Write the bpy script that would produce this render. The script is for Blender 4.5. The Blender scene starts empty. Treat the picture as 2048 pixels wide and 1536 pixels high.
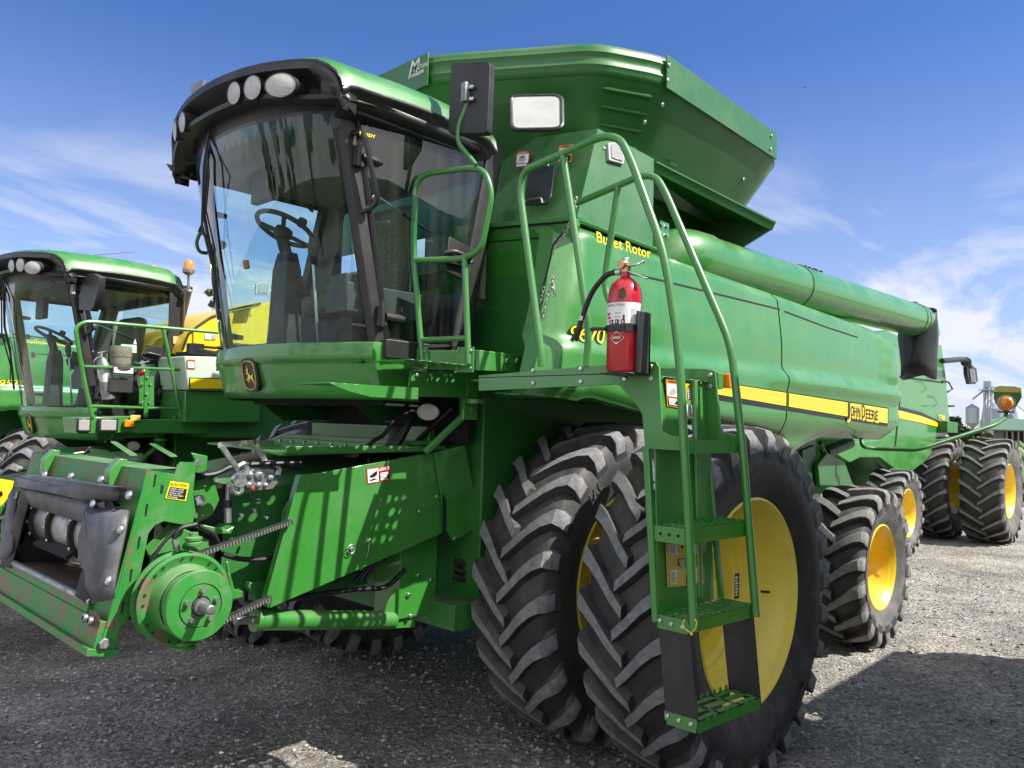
import bpy, math, random
import numpy as np
from mathutils import Vector, Matrix
random.seed(7)
S = bpy.context.scene
COL = S.collection
V = Vector
PI = math.pi

# ---------------------------------------------------------------- camera
CP = V((-3.9534, -4.0739, 1.8717)); YAW, PITCH, ROLL, FPX = map(float, (43.542, 2.911, 1.606, 1557.68))
_y, _p, _r = map(math.radians, (YAW, PITCH, ROLL))
FW = V((math.cos(_y)*math.cos(_p), math.sin(_y)*math.cos(_p), math.sin(_p)))
_rt = V((math.sin(_y), -math.cos(_y), 0)); _up = _rt.cross(FW)
RT = _rt*math.cos(_r) + _up*math.sin(_r); UP = -_rt*math.sin(_r) + _up*math.cos(_r)
cd = bpy.data.cameras.new('camera'); co = bpy.data.objects.new('camera', cd); COL.objects.link(co)
cd.sensor_width = 36; cd.lens = FPX/2048*36; cd.clip_end = 5000; cd.clip_start = 0.05
co.matrix_world = Matrix(((RT.x, UP.x, -FW.x, CP.x), (RT.y, UP.y, -FW.y, CP.y), (RT.z, UP.z, -FW.z, CP.z), (0, 0, 0, 1)))
S.camera = co

# ---------------------------------------------------------------- sun, sky, exposure
SUN = V((0.40, -0.80, 1.0)).normalized()
sl = bpy.data.lights.new('sun', 'SUN'); sl.energy = 4.3; sl.angle = math.radians(0.5); sl.color = (1, .95, .87)
so = bpy.data.objects.new('sun', sl); COL.objects.link(so); so.rotation_euler = SUN.to_track_quat('Z', 'Y').to_euler()
W = bpy.data.worlds.new('World'); S.world = W; W.use_nodes = True
nt = W.node_tree; nt.nodes.clear()
def N(nt, t, **k):
    n = nt.nodes.new(t)
    for a, b in k.items(): setattr(n, a, b)
    return n
sky = N(nt, 'ShaderNodeTexSky', sky_type='NISHITA', sun_disc=False, sun_elevation=math.asin(SUN.z),
        sun_rotation=math.atan2(SUN.x, SUN.y), altitude=200, air_density=1.0, dust_density=0.6, ozone_density=3.0)
tc = N(nt, 'ShaderNodeTexCoord'); mp = N(nt, 'ShaderNodeMapping'); sx = N(nt, 'ShaderNodeSeparateXYZ')
nt.links.new(tc.outputs['Generated'], sx.inputs[0])
# clouds live on a plane high above: direction / z
mz = N(nt, 'ShaderNodeMath', operation='MAXIMUM'); mz.inputs[1].default_value = .04; nt.links.new(sx.outputs[2], mz.inputs[0])
az = N(nt, 'ShaderNodeMath', operation='ADD'); az.inputs[1].default_value = .12; nt.links.new(mz.outputs[0], az.inputs[0])
cb = N(nt, 'ShaderNodeCombineXYZ')
for i in (0, 1):
    d = N(nt, 'ShaderNodeMath', operation='DIVIDE'); nt.links.new(sx.outputs[i], d.inputs[0]); nt.links.new(az.outputs[0], d.inputs[1]); nt.links.new(d.outputs[0], cb.inputs[i])
nt.links.new(cb.outputs[0], mp.inputs[0]); mp.inputs['Scale'].default_value = (.42, 1.15, 1); mp.inputs['Rotation'].default_value = (0, 0, math.radians(-28)); mp.inputs['Location'].default_value = (.95, .35, 0)
n1 = N(nt, 'ShaderNodeTexNoise'); n1.inputs['Scale'].default_value = 1.1; n1.inputs['Detail'].default_value = 9; n1.inputs['Roughness'].default_value = .58; n1.inputs['Distortion'].default_value = .6
nt.links.new(mp.outputs[0], n1.inputs['Vector'])
r1 = N(nt, 'ShaderNodeValToRGB'); r1.color_ramp.elements[0].position = .45; r1.color_ramp.elements[1].position = .61
nt.links.new(n1.outputs['Fac'], r1.inputs[0])
# more cloud and whitening low down
hz = N(nt, 'ShaderNodeMapRange'); hz.inputs[1].default_value = 0.0; hz.inputs[2].default_value = .44; hz.inputs[3].default_value = 1.0; hz.inputs[4].default_value = 0.0
nt.links.new(sx.outputs[2], hz.inputs[0])
h2 = N(nt, 'ShaderNodeMath', operation='POWER'); h2.inputs[1].default_value = 1.3; nt.links.new(hz.outputs[0], h2.inputs[0])
m1 = N(nt, 'ShaderNodeMath', operation='MULTIPLY'); nt.links.new(r1.outputs[0], m1.inputs[0])
lo = N(nt, 'ShaderNodeMapRange'); lo.inputs[1].default_value = 0.345; lo.inputs[2].default_value = .16; lo.inputs[3].default_value = 0.0; lo.inputs[4].default_value = 1.0
nt.links.new(sx.outputs[2], lo.inputs[0]); nt.links.new(lo.outputs[0], m1.inputs[1])
a1 = N(nt, 'ShaderNodeMath', operation='MULTIPLY_ADD'); a1.inputs[1].default_value = .55; nt.links.new(h2.outputs[0], a1.inputs[0]); nt.links.new(m1.outputs[0], a1.inputs[2]); a1.use_clamp = True
# broad bright cloud added behind the camera to brighten the shade
fd = N(nt, 'ShaderNodeVectorMath', operation='DOT_PRODUCT'); fd.inputs[1].default_value = (math.cos(_y), math.sin(_y), 0); nt.links.new(tc.outputs['Generated'], fd.inputs[0])
bk = N(nt, 'ShaderNodeMapRange', interpolation_type='SMOOTHSTEP'); bk.inputs[1].default_value = .42; bk.inputs[2].default_value = -.25; nt.links.new(fd.outputs['Value'], bk.inputs[0])
b2 = N(nt, 'ShaderNodeValToRGB'); b2.color_ramp.elements[0].position = .30; b2.color_ramp.elements[1].position = .58; nt.links.new(n1.outputs['Fac'], b2.inputs[0])
b3 = N(nt, 'ShaderNodeMath', operation='MULTIPLY'); nt.links.new(b2.outputs[0], b3.inputs[0]); nt.links.new(bk.outputs[0], b3.inputs[1])
mx = N(nt, 'ShaderNodeMixRGB'); nt.links.new(a1.outputs[0], mx.inputs[0])
tint = N(nt, 'ShaderNodeMixRGB', blend_type='MULTIPLY'); tint.inputs[0].default_value = 1; tint.inputs[2].default_value = (.26, .37, .56, 1)
nt.links.new(sky.outputs[0], tint.inputs[1]); nt.links.new(tint.outputs[0], mx.inputs[1]); mx.inputs[2].default_value = (2.95, 3.05, 3.4, 1)
mc = N(nt, 'ShaderNodeMixRGB'); nt.links.new(b3.outputs[0], mc.inputs[0]); nt.links.new(mx.outputs[0], mc.inputs[1]); mc.inputs[2].default_value = (5.9, 5.8, 5.8, 1)
bg = N(nt, 'ShaderNodeBackground'); bg.inputs[1].default_value = .15
nt.links.new(mc.outputs[0], bg.inputs[0]); wo = N(nt, 'ShaderNodeOutputWorld'); nt.links.new(bg.outputs[0], wo.inputs[0])
S.view_settings.view_transform = 'Standard'; S.view_settings.look = 'None'; S.view_settings.exposure = 1.0; S.view_settings.gamma = 1
S.cycles.max_bounces = 8; S.cycles.transparent_max_bounces = 24; S.cycles.caustics_reflective = False; S.cycles.caustics_refractive = False

def A(px, py, x=None, y=None, z=None):
    """point on an axis plane of the yard seen at photo pixel px, py (measuring helper)"""
    d = FW + RT*((px-1024)/FPX) - UP*((py-768)/FPX)
    i, v = (0, x) if x is not None else (1, y) if y is not None else (2, z)
    return CP + d*((v-CP[i])/d[i])
def AP(px, py, o, n):
    d = FW + RT*((px-1024)/FPX) - UP*((py-768)/FPX); n = V(n)
    return CP + d*((V(o)-CP).dot(n)/d.dot(n))

# ---------------------------------------------------------------- materials
MT = {}
def mat(name, col, rough=.5, metal=0., coat=0., noise=None, col2=None, nscale=6., lo=.45, hi=.7, bump=0., bscale=40., emit=0, spec=.5, detail=6, dust=0, rib=0):
    m = bpy.data.materials.new(name); m.use_nodes = True; t = m.node_tree; b = t.nodes['Principled BSDF']
    b.inputs['Base Color'].default_value = (*col, 1); b.inputs['Roughness'].default_value = rough; b.inputs['Metallic'].default_value = metal
    b.inputs['Coat Weight'].default_value = coat; b.inputs['Coat Roughness'].default_value = .10; b.inputs['Specular IOR Level'].default_value = spec
    tcn = N(t, 'ShaderNodeTexCoord')
    if col2 is not None:
        n = N(t, 'ShaderNodeTexNoise'); n.inputs['Scale'].default_value = nscale; n.inputs['Detail'].default_value = detail; n.inputs['Roughness'].default_value = .65
        t.links.new(tcn.outputs['Object'], n.inputs['Vector'])
        r = N(t, 'ShaderNodeValToRGB'); r.color_ramp.elements[0].position = lo; r.color_ramp.elements[1].position = hi
        r.color_ramp.elements[0].color = (*col, 1); r.color_ramp.elements[1].color = (*col2, 1)
        t.links.new(n.outputs['Fac'], r.inputs[0]); t.links.new(r.outputs[0], b.inputs['Base Color'])
        if coat or rough < .4:
            q = N(t, 'ShaderNodeMapRange'); q.inputs[1].default_value = lo; q.inputs[2].default_value = hi; q.inputs[3].default_value = rough; q.inputs[4].default_value = min(1, rough+.3)
            t.links.new(n.outputs['Fac'], q.inputs[0]); t.links.new(q.outputs[0], b.inputs['Roughness'])
    if dust:
        ge = N(t, 'ShaderNodeNewGeometry'); sz = N(t, 'ShaderNodeSeparateXYZ'); t.links.new(ge.outputs['Normal'], sz.inputs[0])
        up = N(t, 'ShaderNodeMapRange'); up.inputs[1].default_value = -.1; up.inputs[2].default_value = 1; up.inputs[3].default_value = .10; up.inputs[4].default_value = 1; t.links.new(sz.outputs[2], up.inputs[0])
        mpn = N(t, 'ShaderNodeMapping'); mpn.inputs['Scale'].default_value = (1, 1, .35); t.links.new(tcn.outputs['Object'], mpn.inputs[0])
        n = N(t, 'ShaderNodeTexNoise'); n.inputs['Scale'].default_value = 5; n.inputs['Detail'].default_value = 10; n.inputs['Roughness'].default_value = .72; t.links.new(mpn.outputs[0], n.inputs['Vector'])
        r = N(t, 'ShaderNodeMapRange'); r.inputs[1].default_value = .38; r.inputs[2].default_value = .75; r.inputs[3].default_value = 0.; r.inputs[4].default_value = dust; t.links.new(n.outputs['Fac'], r.inputs[0])
        mu = N(t, 'ShaderNodeMath', operation='MULTIPLY'); t.links.new(up.outputs[0], mu.inputs[0]); t.links.new(r.outputs[0], mu.inputs[1])
        mi = N(t, 'ShaderNodeMixRGB'); mi.inputs[1].default_value = (*col, 1); src = b.inputs['Base Color'].links; 
        if src: t.links.new(src[0].from_socket, mi.inputs[1])
        mi.inputs[2].default_value = (.34, .31, .25, 1); t.links.new(mu.outputs[0], mi.inputs[0]); t.links.new(mi.outputs[0], b.inputs['Base Color'])
        if coat:
            cw = N(t, 'ShaderNodeMapRange'); cw.inputs[1].default_value = 0; cw.inputs[2].default_value = .5; cw.inputs[3].default_value = coat; cw.inputs[4].default_value = 0; t.links.new(mu.outputs[0], cw.inputs[0]); t.links.new(cw.outputs[0], b.inputs['Coat Weight'])
    if rib:
        w = N(t, 'ShaderNodeTexWave'); w.inputs['Scale'].default_value = rib; w.bands_direction = 'Z'; t.links.new(tcn.outputs['Object'], w.inputs['Vector'])
        bp = N(t, 'ShaderNodeBump'); bp.inputs['Distance'].default_value = .003; t.links.new(w.outputs['Fac'], bp.inputs['Height']); t.links.new(bp.outputs[0], b.inputs['Normal'])
    if bump and not rib:
        n = N(t, 'ShaderNodeTexNoise'); n.inputs['Scale'].default_value = bscale; n.inputs['Detail'].default_value = 4
        t.links.new(tcn.outputs['Object'], n.inputs['Vector'])
        bp = N(t, 'ShaderNodeBump'); bp.inputs['Strength'].default_value = 1; bp.inputs['Distance'].default_value = bump
        t.links.new(n.outputs['Fac'], bp.inputs['Height']); t.links.new(bp.outputs[0], b.inputs['Normal'])
    if emit:
        b.inputs['Emission Color'].default_value = (*col, 1); b.inputs['Emission Strength'].default_value = emit
    MT[name] = m; return m
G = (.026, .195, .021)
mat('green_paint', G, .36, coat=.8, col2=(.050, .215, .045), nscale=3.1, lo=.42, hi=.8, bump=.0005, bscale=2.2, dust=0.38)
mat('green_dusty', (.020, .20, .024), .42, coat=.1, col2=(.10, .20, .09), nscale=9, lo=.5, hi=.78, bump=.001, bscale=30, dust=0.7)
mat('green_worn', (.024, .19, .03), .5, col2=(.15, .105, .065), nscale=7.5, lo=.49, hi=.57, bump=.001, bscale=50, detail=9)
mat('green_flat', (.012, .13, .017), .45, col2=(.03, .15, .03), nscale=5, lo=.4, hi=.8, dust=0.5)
mat('tank_green', (.017, .125, .022), .38, coat=.2, col2=(.030, .125, .032), nscale=2.5, lo=.45, hi=.8, bump=.003, bscale=1.8, dust=0.45)
mat('black_plastic', (.012, .012, .014), .42, col2=(.035, .034, .033), nscale=5, lo=.5, hi=.8, bump=.0006, bscale=260, dust=0.35)
mat('black_paint', (.008, .008, .011), .3, coat=.2, dust=0.15)
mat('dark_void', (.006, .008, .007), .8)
mat('tyre_rubber', (.022, .023, .026), .62, col2=(.085, .084, .082), nscale=4.5, lo=.52, hi=.85, bump=.0012, bscale=60, dust=0.45)
mat('tyre_worn', (.135, .138, .146), .85, col2=(.26, .262, .27), nscale=26, lo=.35, hi=.75, bump=.002, bscale=120)
mat('tyre_grey', (.060, .060, .062), .75, col2=(.17, .163, .152), nscale=5, lo=.38, hi=.75, bump=.0012, bscale=60, dust=0.5)
mat('tyre_grey_lug', (.15, .147, .142), .85, col2=(.27, .26, .245), nscale=20, lo=.35, hi=.75, bump=.002, bscale=120)
mat('flap_rubber', (.040, .043, .052), .5, col2=(.16, .16, .175), nscale=3.3, lo=.42, hi=.8, bump=.006, bscale=5)
mat('hose_rubber', (.010, .010, .012), .45)
mat('yellow_paint', (.80, .55, .010), .35, coat=.2, col2=(.66, .43, .03), nscale=8, lo=.5, hi=.8, dust=0.3)
mat('yellow_pale', (.84, .70, .10), .4, col2=(.72, .60, .15), nscale=6, lo=.5, hi=.8, dust=0.3)
mat('decal_yellow', (.85, .62, .008), .35, coat=.2)
mat('decal_black', (.010, .010, .010), .4)
mat('decal_white', (.75, .75, .74), .5)
mat('decal_grey', (.35, .36, .36), .5)
mat('decal_red', (.55, .02, .015), .45)
mat('decal_orange', (.70, .20, .02), .45)
mat('decal_gold', (.52, .42, .08), .5)
mat('decal_pale_green', (.42, .58, .42), .45, col2=(.5, .62, .5), nscale=5)
mat('steel', (.50, .50, .50), .33, metal=.9, col2=(.28, .27, .26), nscale=12, lo=.4, hi=.7, bump=.0006, bscale=70)
mat('zinc', (.62, .64, .66), .3, metal=1, col2=(.42, .43, .44), nscale=30, lo=.4, hi=.7)
mat('cast_steel', (.30, .31, .33), .5, metal=.8, col2=(.20, .19, .18), nscale=25, lo=.4, hi=.7, bump=.001, bscale=90)
mat('chrome', (.80, .80, .82), .12, metal=1)
mat('rusty', (.060, .038, .028), .5, metal=.3, col2=(.20, .085, .035), nscale=11, lo=.45, hi=.7, bump=.001, bscale=40, detail=9)
mat('floor_steel', (.10, .072, .058), .5, metal=.15, col2=(.20, .15, .12), nscale=14, lo=.4, hi=.75)
mat('belt_rubber', (.016, .016, .017), .6, col2=(.05, .05, .05), nscale=40, lo=.4, hi=.7)
mat('belt_tooth', (.11, .11, .105), .8)
mat('red_paint', (.44, .010, .018), .22, coat=.5, col2=(.45, .010, .018), nscale=4, lo=.5, hi=.8)
mat('lens', (.62, .63, .62), .12, coat=.6, bump=.0015, bscale=140, col2=(.48, .49, .49), nscale=14, rib=55)
mat('clear_lens', (.46, .46, .44), .2, coat=.6, rib=55)
mat('dull_pane', (.44, .44, .41), .35, coat=.2, col2=(.33, .33, .30), nscale=4)
mat('amber', (.95, .24, .008), .15, coat=.8, bump=.001, bscale=100)
mat('headliner', (.17, .165, .135), .9)
mat('seat_cloth', (.20, .195, .13), .9, col2=(.12, .12, .075), nscale=70, lo=.4, hi=.6)
mat('cab_trim', (.016, .018, .016), .6, col2=(.03, .032, .028), nscale=8)
mat('cab_grey', (.045, .046, .043), .6)
mat('galvanised', (.30, .335, .39), .42, metal=.35, col2=(.38, .41, .46), nscale=.12, lo=.35, hi=.7)
mat('barn_roof', (.085, .155, .11), .8)
mat('barn_wall', (.08, .075, .085), .8)
mat('bark', (.10, .075, .055), .9, bump=.01, bscale=14)
mat('leaf', (.045, .095, .022), .6, col2=(.085, .13, .03), nscale=1.3)
mat('leaf_dark', (.028, .060, .018), .65, col2=(.06, .085, .03), nscale=.5)
mat('leaf_dry', (.14, .14, .05), .7, col2=(.22, .18, .07), nscale=.7)
mat('paper', (.66, .63, .50), .6)
mat('faint_letter', (.05, .052, .056), .8)
mat('brass', (.55, .33, .16), .3, metal=1)
mat('silt', (.20, .155, .115), .95)

def glassmat(name, tint, refl=1.0, ior=1.5):
    m = bpy.data.materials.new(name); m.use_nodes = True; t = m.node_tree; t.nodes.clear()
    tr = N(t, 'ShaderNodeBsdfTransparent'); tr.inputs[0].default_value = (*tint, 1)
    gl = N(t, 'ShaderNodeBsdfGlossy'); gl.inputs['Roughness'].default_value = .015; gl.inputs[0].default_value = (refl, refl, refl, 1)
    ge = N(t, 'ShaderNodeNewGeometry'); dp = N(t, 'ShaderNodeVectorMath', operation='DOT_PRODUCT'); t.links.new(ge.outputs['Incoming'], dp.inputs[0]); t.links.new(ge.outputs['Normal'], dp.inputs[1])
    ab = N(t, 'ShaderNodeMath', operation='ABSOLUTE'); t.links.new(dp.outputs['Value'], ab.inputs[0]); om = N(t, 'ShaderNodeMath', operation='SUBTRACT'); om.inputs[0].default_value = 1; t.links.new(ab.outputs[0], om.inputs[1])
    pw = N(t, 'ShaderNodeMath', operation='POWER'); pw.inputs[1].default_value = 4.; t.links.new(om.outputs[0], pw.inputs[0]); f0 = ((ior-1)/(ior+1))**2
    fr = N(t, 'ShaderNodeMath', operation='MULTIPLY_ADD'); fr.inputs[1].default_value = 1-f0; fr.inputs[2].default_value = f0; t.links.new(pw.outputs[0], fr.inputs[0])
    # thin film of dust: streaks
    df = N(t, 'ShaderNodeBsdfDiffuse'); df.inputs[0].default_value = (.42, .42, .38, 1)
    tcn = N(t, 'ShaderNodeTexCoord'); mpn = N(t, 'ShaderNodeMapping'); mpn.inputs['Scale'].default_value = (7, 7, .5)
    n = N(t, 'ShaderNodeTexNoise'); n.inputs['Scale'].default_value = 2.2; n.inputs['Detail'].default_value = 7
    t.links.new(tcn.outputs['Object'], mpn.inputs[0]); t.links.new(mpn.outputs[0], n.inputs['Vector'])
    mr = N(t, 'ShaderNodeMapRange'); mr.inputs[1].default_value = .42; mr.inputs[2].default_value = .85; mr.inputs[3].default_value = .0; mr.inputs[4].default_value = .06
    t.links.new(n.outputs['Fac'], mr.inputs[0])
    m0 = N(t, 'ShaderNodeMixShader'); t.links.new(mr.outputs[0], m0.inputs[0]); t.links.new(tr.outputs[0], m0.inputs[1]); t.links.new(df.outputs[0], m0.inputs[2])
    m1 = N(t, 'ShaderNodeMixShader'); t.links.new(fr.outputs[0], m1.inputs[0]); t.links.new(m0.outputs[0], m1.inputs[1]); t.links.new(gl.outputs[0], m1.inputs[2])
    o = N(t, 'ShaderNodeOutputMaterial'); t.links.new(m1.outputs[0], o.inputs[0]); MT[name] = m
glassmat('cab_glass', (.70, .90, .92), 1, 1.5)
glassmat('door_glass', (.76, .90, .90), 1, 1.6)
mm = bpy.data.materials.new('mirror_glass'); mm.use_nodes = True; mm.node_tree.nodes['Principled BSDF'].inputs['Metallic'].default_value = 1; mm.node_tree.nodes['Principled BSDF'].inputs['Roughness'].default_value = .03; MT['mirror_glass'] = mm

# ---------------------------------------------------------------- mesh builder
class MB:
    def __init__(s, m='green_paint'): s.v = []; s.f = []; s.fm = []; s.ms = []; s.use(m)
    def use(s, m):
        if m not in s.ms: s.ms.append(m)
        s.m = s.ms.index(m); return s
    def add(s, vs, fs, flip=False):
        o = len(s.v); s.v += [tuple(v) for v in vs]
        for f in fs: s.f.append([o+i for i in (reversed(f) if flip else f)]); s.fm.append(s.m)
        return s
    def poly(s, pts): return s.add(pts, [list(range(len(pts)))])
    def plate(s, pts, th):
        """polygon pts extruded by vector th"""
        n = len(pts); th = V(th); p = [V(q) for q in pts]
        fs = [list(range(n)), list(range(2*n-1, n-1, -1))] + [[i, n+i, n+(i+1) % n, (i+1) % n] for i in range(n)]
        return s.add(p+[q+th for q in p], fs)
    def box(s, c, d, rot=None, ax=None):
        c = V(c); X, Y, Z = (V((1, 0, 0)), V((0, 1, 0)), V((0, 0, 1))) if ax is None else ax
        if rot is not None: R_ = Matrix.Rotation(rot[0], 3, rot[1]); X, Y, Z = R_@X, R_@Y, R_@Z
        vs = [c+X*(d[0]/2*a)+Y*(d[1]/2*b)+Z*(d[2]/2*e) for a in (-1, 1) for b in (-1, 1) for e in (-1, 1)]
        return s.add(vs, [(0, 1, 3, 2), (4, 6, 7, 5), (0, 4, 5, 1), (2, 3, 7, 6), (0, 2, 6, 4), (1, 5, 7, 3)])
    def box2(s, a, b): return s.box([(a[i]+b[i])/2 for i in range(3)], [abs(a[i]-b[i]) for i in range(3)])
    def tube(s, pts, r, n=10, caps=True, closed=False):
        p = [V(q) for q in pts]; k = len(p); rs = r if isinstance(r, (list, tuple)) else [r]*k
        T = []
        for i in range(k):
            a = p[(i-1) % k] if (i or closed) else p[0]; b = p[(i+1) % k] if (i < k-1 or closed) else p[-1]
            T.append((b-a).normalized())
        u = T[0].orthogonal().normalized(); vs = []
        for i in range(k):
            u = (u-T[i]*u.dot(T[i])); u = u.normalized() if u.length > 1e-6 else T[i].orthogonal().normalized(); w = T[i].cross(u)
            m = 1.
            if 0 < i < k-1: c_ = T[i].dot((p[i+1]-p[i]).normalized()); m = 1/max(.6, c_)
            vs += [p[i]+(u*math.cos(2*PI*j/n)+w*math.sin(2*PI*j/n))*rs[i] for j in range(n)]
        fs = []
        for i in range(k if closed else k-1):
            a, b = i*n, ((i+1) % k)*n
            fs += [[a+j, a+(j+1) % n, b+(j+1) % n, b+j] for j in range(n)]
        if caps and not closed: fs += [list(range(n-1, -1, -1)), [(k-1)*n+j for j in range(n)]]
        return s.add(vs, fs)
    def lathe(s, prof, o, ax=(0, 1, 0), n=32, a0=0., a1=2*PI, caps=False):
        """prof: (radius, height along ax)"""
        ax = V(ax).normalized(); u = ax.orthogonal().normalized(); w = ax.cross(u); o = V(o); full = abs(a1-a0-2*PI) < 1e-6
        m = n if full else n+1; vs = []
        for (r, h) in prof:
            vs += [o+ax*h+(u*math.cos(a0+(a1-a0)*j/n)+w*math.sin(a0+(a1-a0)*j/n))*r for j in range(m)]
        fs = []
        for i in range(len(prof)-1):
            for j in range(n):
                a, b = i*m+j, i*m+(j+1) % m
                fs.append([a, b, b+m, a+m])
        if caps: fs += [list(range(m-1, -1, -1)), [(len(prof)-1)*m+j for j in range(m)]]
        return s.add(vs, fs)
    def grid(s, P, wrap=False):
        r, c = len(P), len(P[0])
        return s.add([q for row in P for q in row], [[i*c+j, i*c+j+1, (i+1)*c+j+1, (i+1)*c+j] for i in range(r-1) for j in range(c-1)])
    def text(s, st, o, U, W_, h, shear=0., font_space=1., bold=0., mat_=None, warp=None, align='LEFT', fit=None):
        if mat_: s.use(mat_)
        vs, fs, w = textmesh(st, shear, font_space, bold)
        U = V(U).normalized(); W_ = V(W_).normalized(); o = V(o); k = h; kx = h if fit is None else fit/w
        off = -w/2*kx if align == 'CENTER' else 0
        pts = [o+U*(a*kx+off)+W_*(b*k) for a, b in vs]
        if warp: pts = [warp(q) for q in pts]
        return s.add(pts, fs)
    def bolt(s, c, ax, r=.012, h=.008):
        return s.lathe([(0, h), (r*.8, h), (r, h*.7), (r, 0)], c, ax, 6)
    def build(s, name, parent=None, smooth=True, bevel=0., solid=0., ang=35, seg=2, label=None, subdiv=0):
        me = bpy.data.meshes.new(name); off = V(parent['_o']) if parent is not None and '_o' in parent else V((0, 0, 0))
        me.from_pydata([(v[0]-off.x, v[1]-off.y, v[2]-off.z) for v in s.v], [], s.f); 
        for m in s.ms: me.materials.append(MT[m])
        if len(s.ms) > 1: me.polygons.foreach_set('material_index', s.fm)
        me.validate(); me.update()
        if smooth:
            me.polygons.foreach_set('use_smooth', [True]*len(me.polygons)); me.set_sharp_from_angle(angle=math.radians(ang))
        o = bpy.data.objects.new(name, me); COL.objects.link(o)
        if parent is not None:
            o.parent = parent
            if '_o' in parent: o['_o'] = parent['_o']
        if solid: q = o.modifiers.new('s', 'SOLIDIFY'); q.thickness = solid; q.offset = 0
        if bevel: q = o.modifiers.new('b', 'BEVEL'); q.width = bevel; q.segments = seg; q.limit_method = 'ANGLE'; q.angle_limit = math.radians(30); q.harden_normals = False
        if label: o['label'] = label
        return o
_TC = {}
def textmesh(st, shear=0., space=1., bold=0.):
    k = (st, shear, space, bold)
    if k in _TC: return _TC[k]
    c = bpy.data.curves.new('t', 'FONT'); c.body = st; c.size = 1; c.shear = shear; c.space_character = space; c.offset = bold; c.resolution_u = 4
    o = bpy.data.objects.new('t', c); COL.objects.link(o); dg = bpy.context.evaluated_depsgraph_get(); dg.update()
    me = bpy.data.meshes.new_from_object(o.evaluated_get(dg))
    vs = [(v.co.x, v.co.y) for v in me.vertices]; fs = [list(p.vertices) for p in me.polygons]
    # cap height of the built-in font is ~0.7
    vs = [(a/.7, b/.7) for a, b in vs]
    w = max([a for a, b in vs] or [1]); bpy.data.objects.remove(o); bpy.data.curves.remove(c); bpy.data.meshes.remove(me)
    _TC[k] = (vs, fs, w); return _TC[k]
def fil(pts, r=.06, n=5):
    """round the corners of a polyline"""
    p = [V(q) for q in pts]; out = [p[0]]
    for i in range(1, len(p)-1):
        a = (p[i-1]-p[i]); b = (p[i+1]-p[i]); d = min(r, a.length*.48, b.length*.48); a = p[i]+a.normalized()*d; b = p[i]+b.normalized()*d
        for k in range(n+1):
            t = k/n; out.append(a*(1-t)**2+p[i]*2*t*(1-t)+b*t*t)
    return out+[p[-1]]
def lerp(a, b, t): return V(a)*(1-t)+V(b)*t
def sm(a, b, x): t = max(0., min(1., (x-a)/(b-a))); return t*t*(3-2*t)
def empty(name, loc, label, cat, group=None, rz=0):
    o = bpy.data.objects.new(name, None); COL.objects.link(o); o.location = loc; o.rotation_euler = (0, 0, rz)
    o['label'] = label; o['category'] = cat; o['_o'] = tuple(loc); o.empty_display_size = .2
    if group: o['group'] = group
    return o
def tag(o, label=None, cat=None, group=None, kind=None):
    if label: o['label'] = label
    if cat: o['category'] = cat
    if group: o['group'] = group
    if kind: o['kind'] = kind
    return o
def kids(o): return [c for c in bpy.data.objects if c.parent == o]
def copy_tree(o, parent=None, skip=()):
    c = o.copy(); COL.objects.link(c); c.parent = parent
    for ch in kids(o):
        if ch.name.split('.')[0] in skip or ch.get('_skip'): continue
        copy_tree(ch, c, skip)
    return c
# ---------------------------------------------------------------- ground
def gz(x, y):
    k = sm(6, 2, x)
    return (-.36*sm(.6, 4.4, y)+.21*sm(5.2, 8.6, y))*k + .006*math.sin(x*1.7+.4)*math.sin(y*1.3) + .004*math.sin(x*4.1+y*3.3)
def axis(a, b, fine0, fine1, st, co_):
    out = []; x = fine0
    while x < fine1: out.append(x); x += st
    x = fine1; s_ = st
    while x < b: out.append(x); s_ *= co_; x += s_
    out.append(b); x = fine0-st; s_ = st; lo_ = []
    while x > a: lo_.append(x); s_ *= co_; x -= s_
    return [a]+lo_[::-1]+out
gx = axis(-400, 2500, -4.5, 9, .07, 1.22); gy = axis(-900, 2500, -4, 4.5, .07, 1.22)
g = MB('silt'); g.grid([[(x, y, gz(x, y)+(random.uniform(-.007, .007) if -5 < x < 9 and -4 < y < 5 else 0)) for x in gx] for y in gy])
ground = g.build('ground', smooth=True, ang=180); tag(ground, kind='structure')
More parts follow.
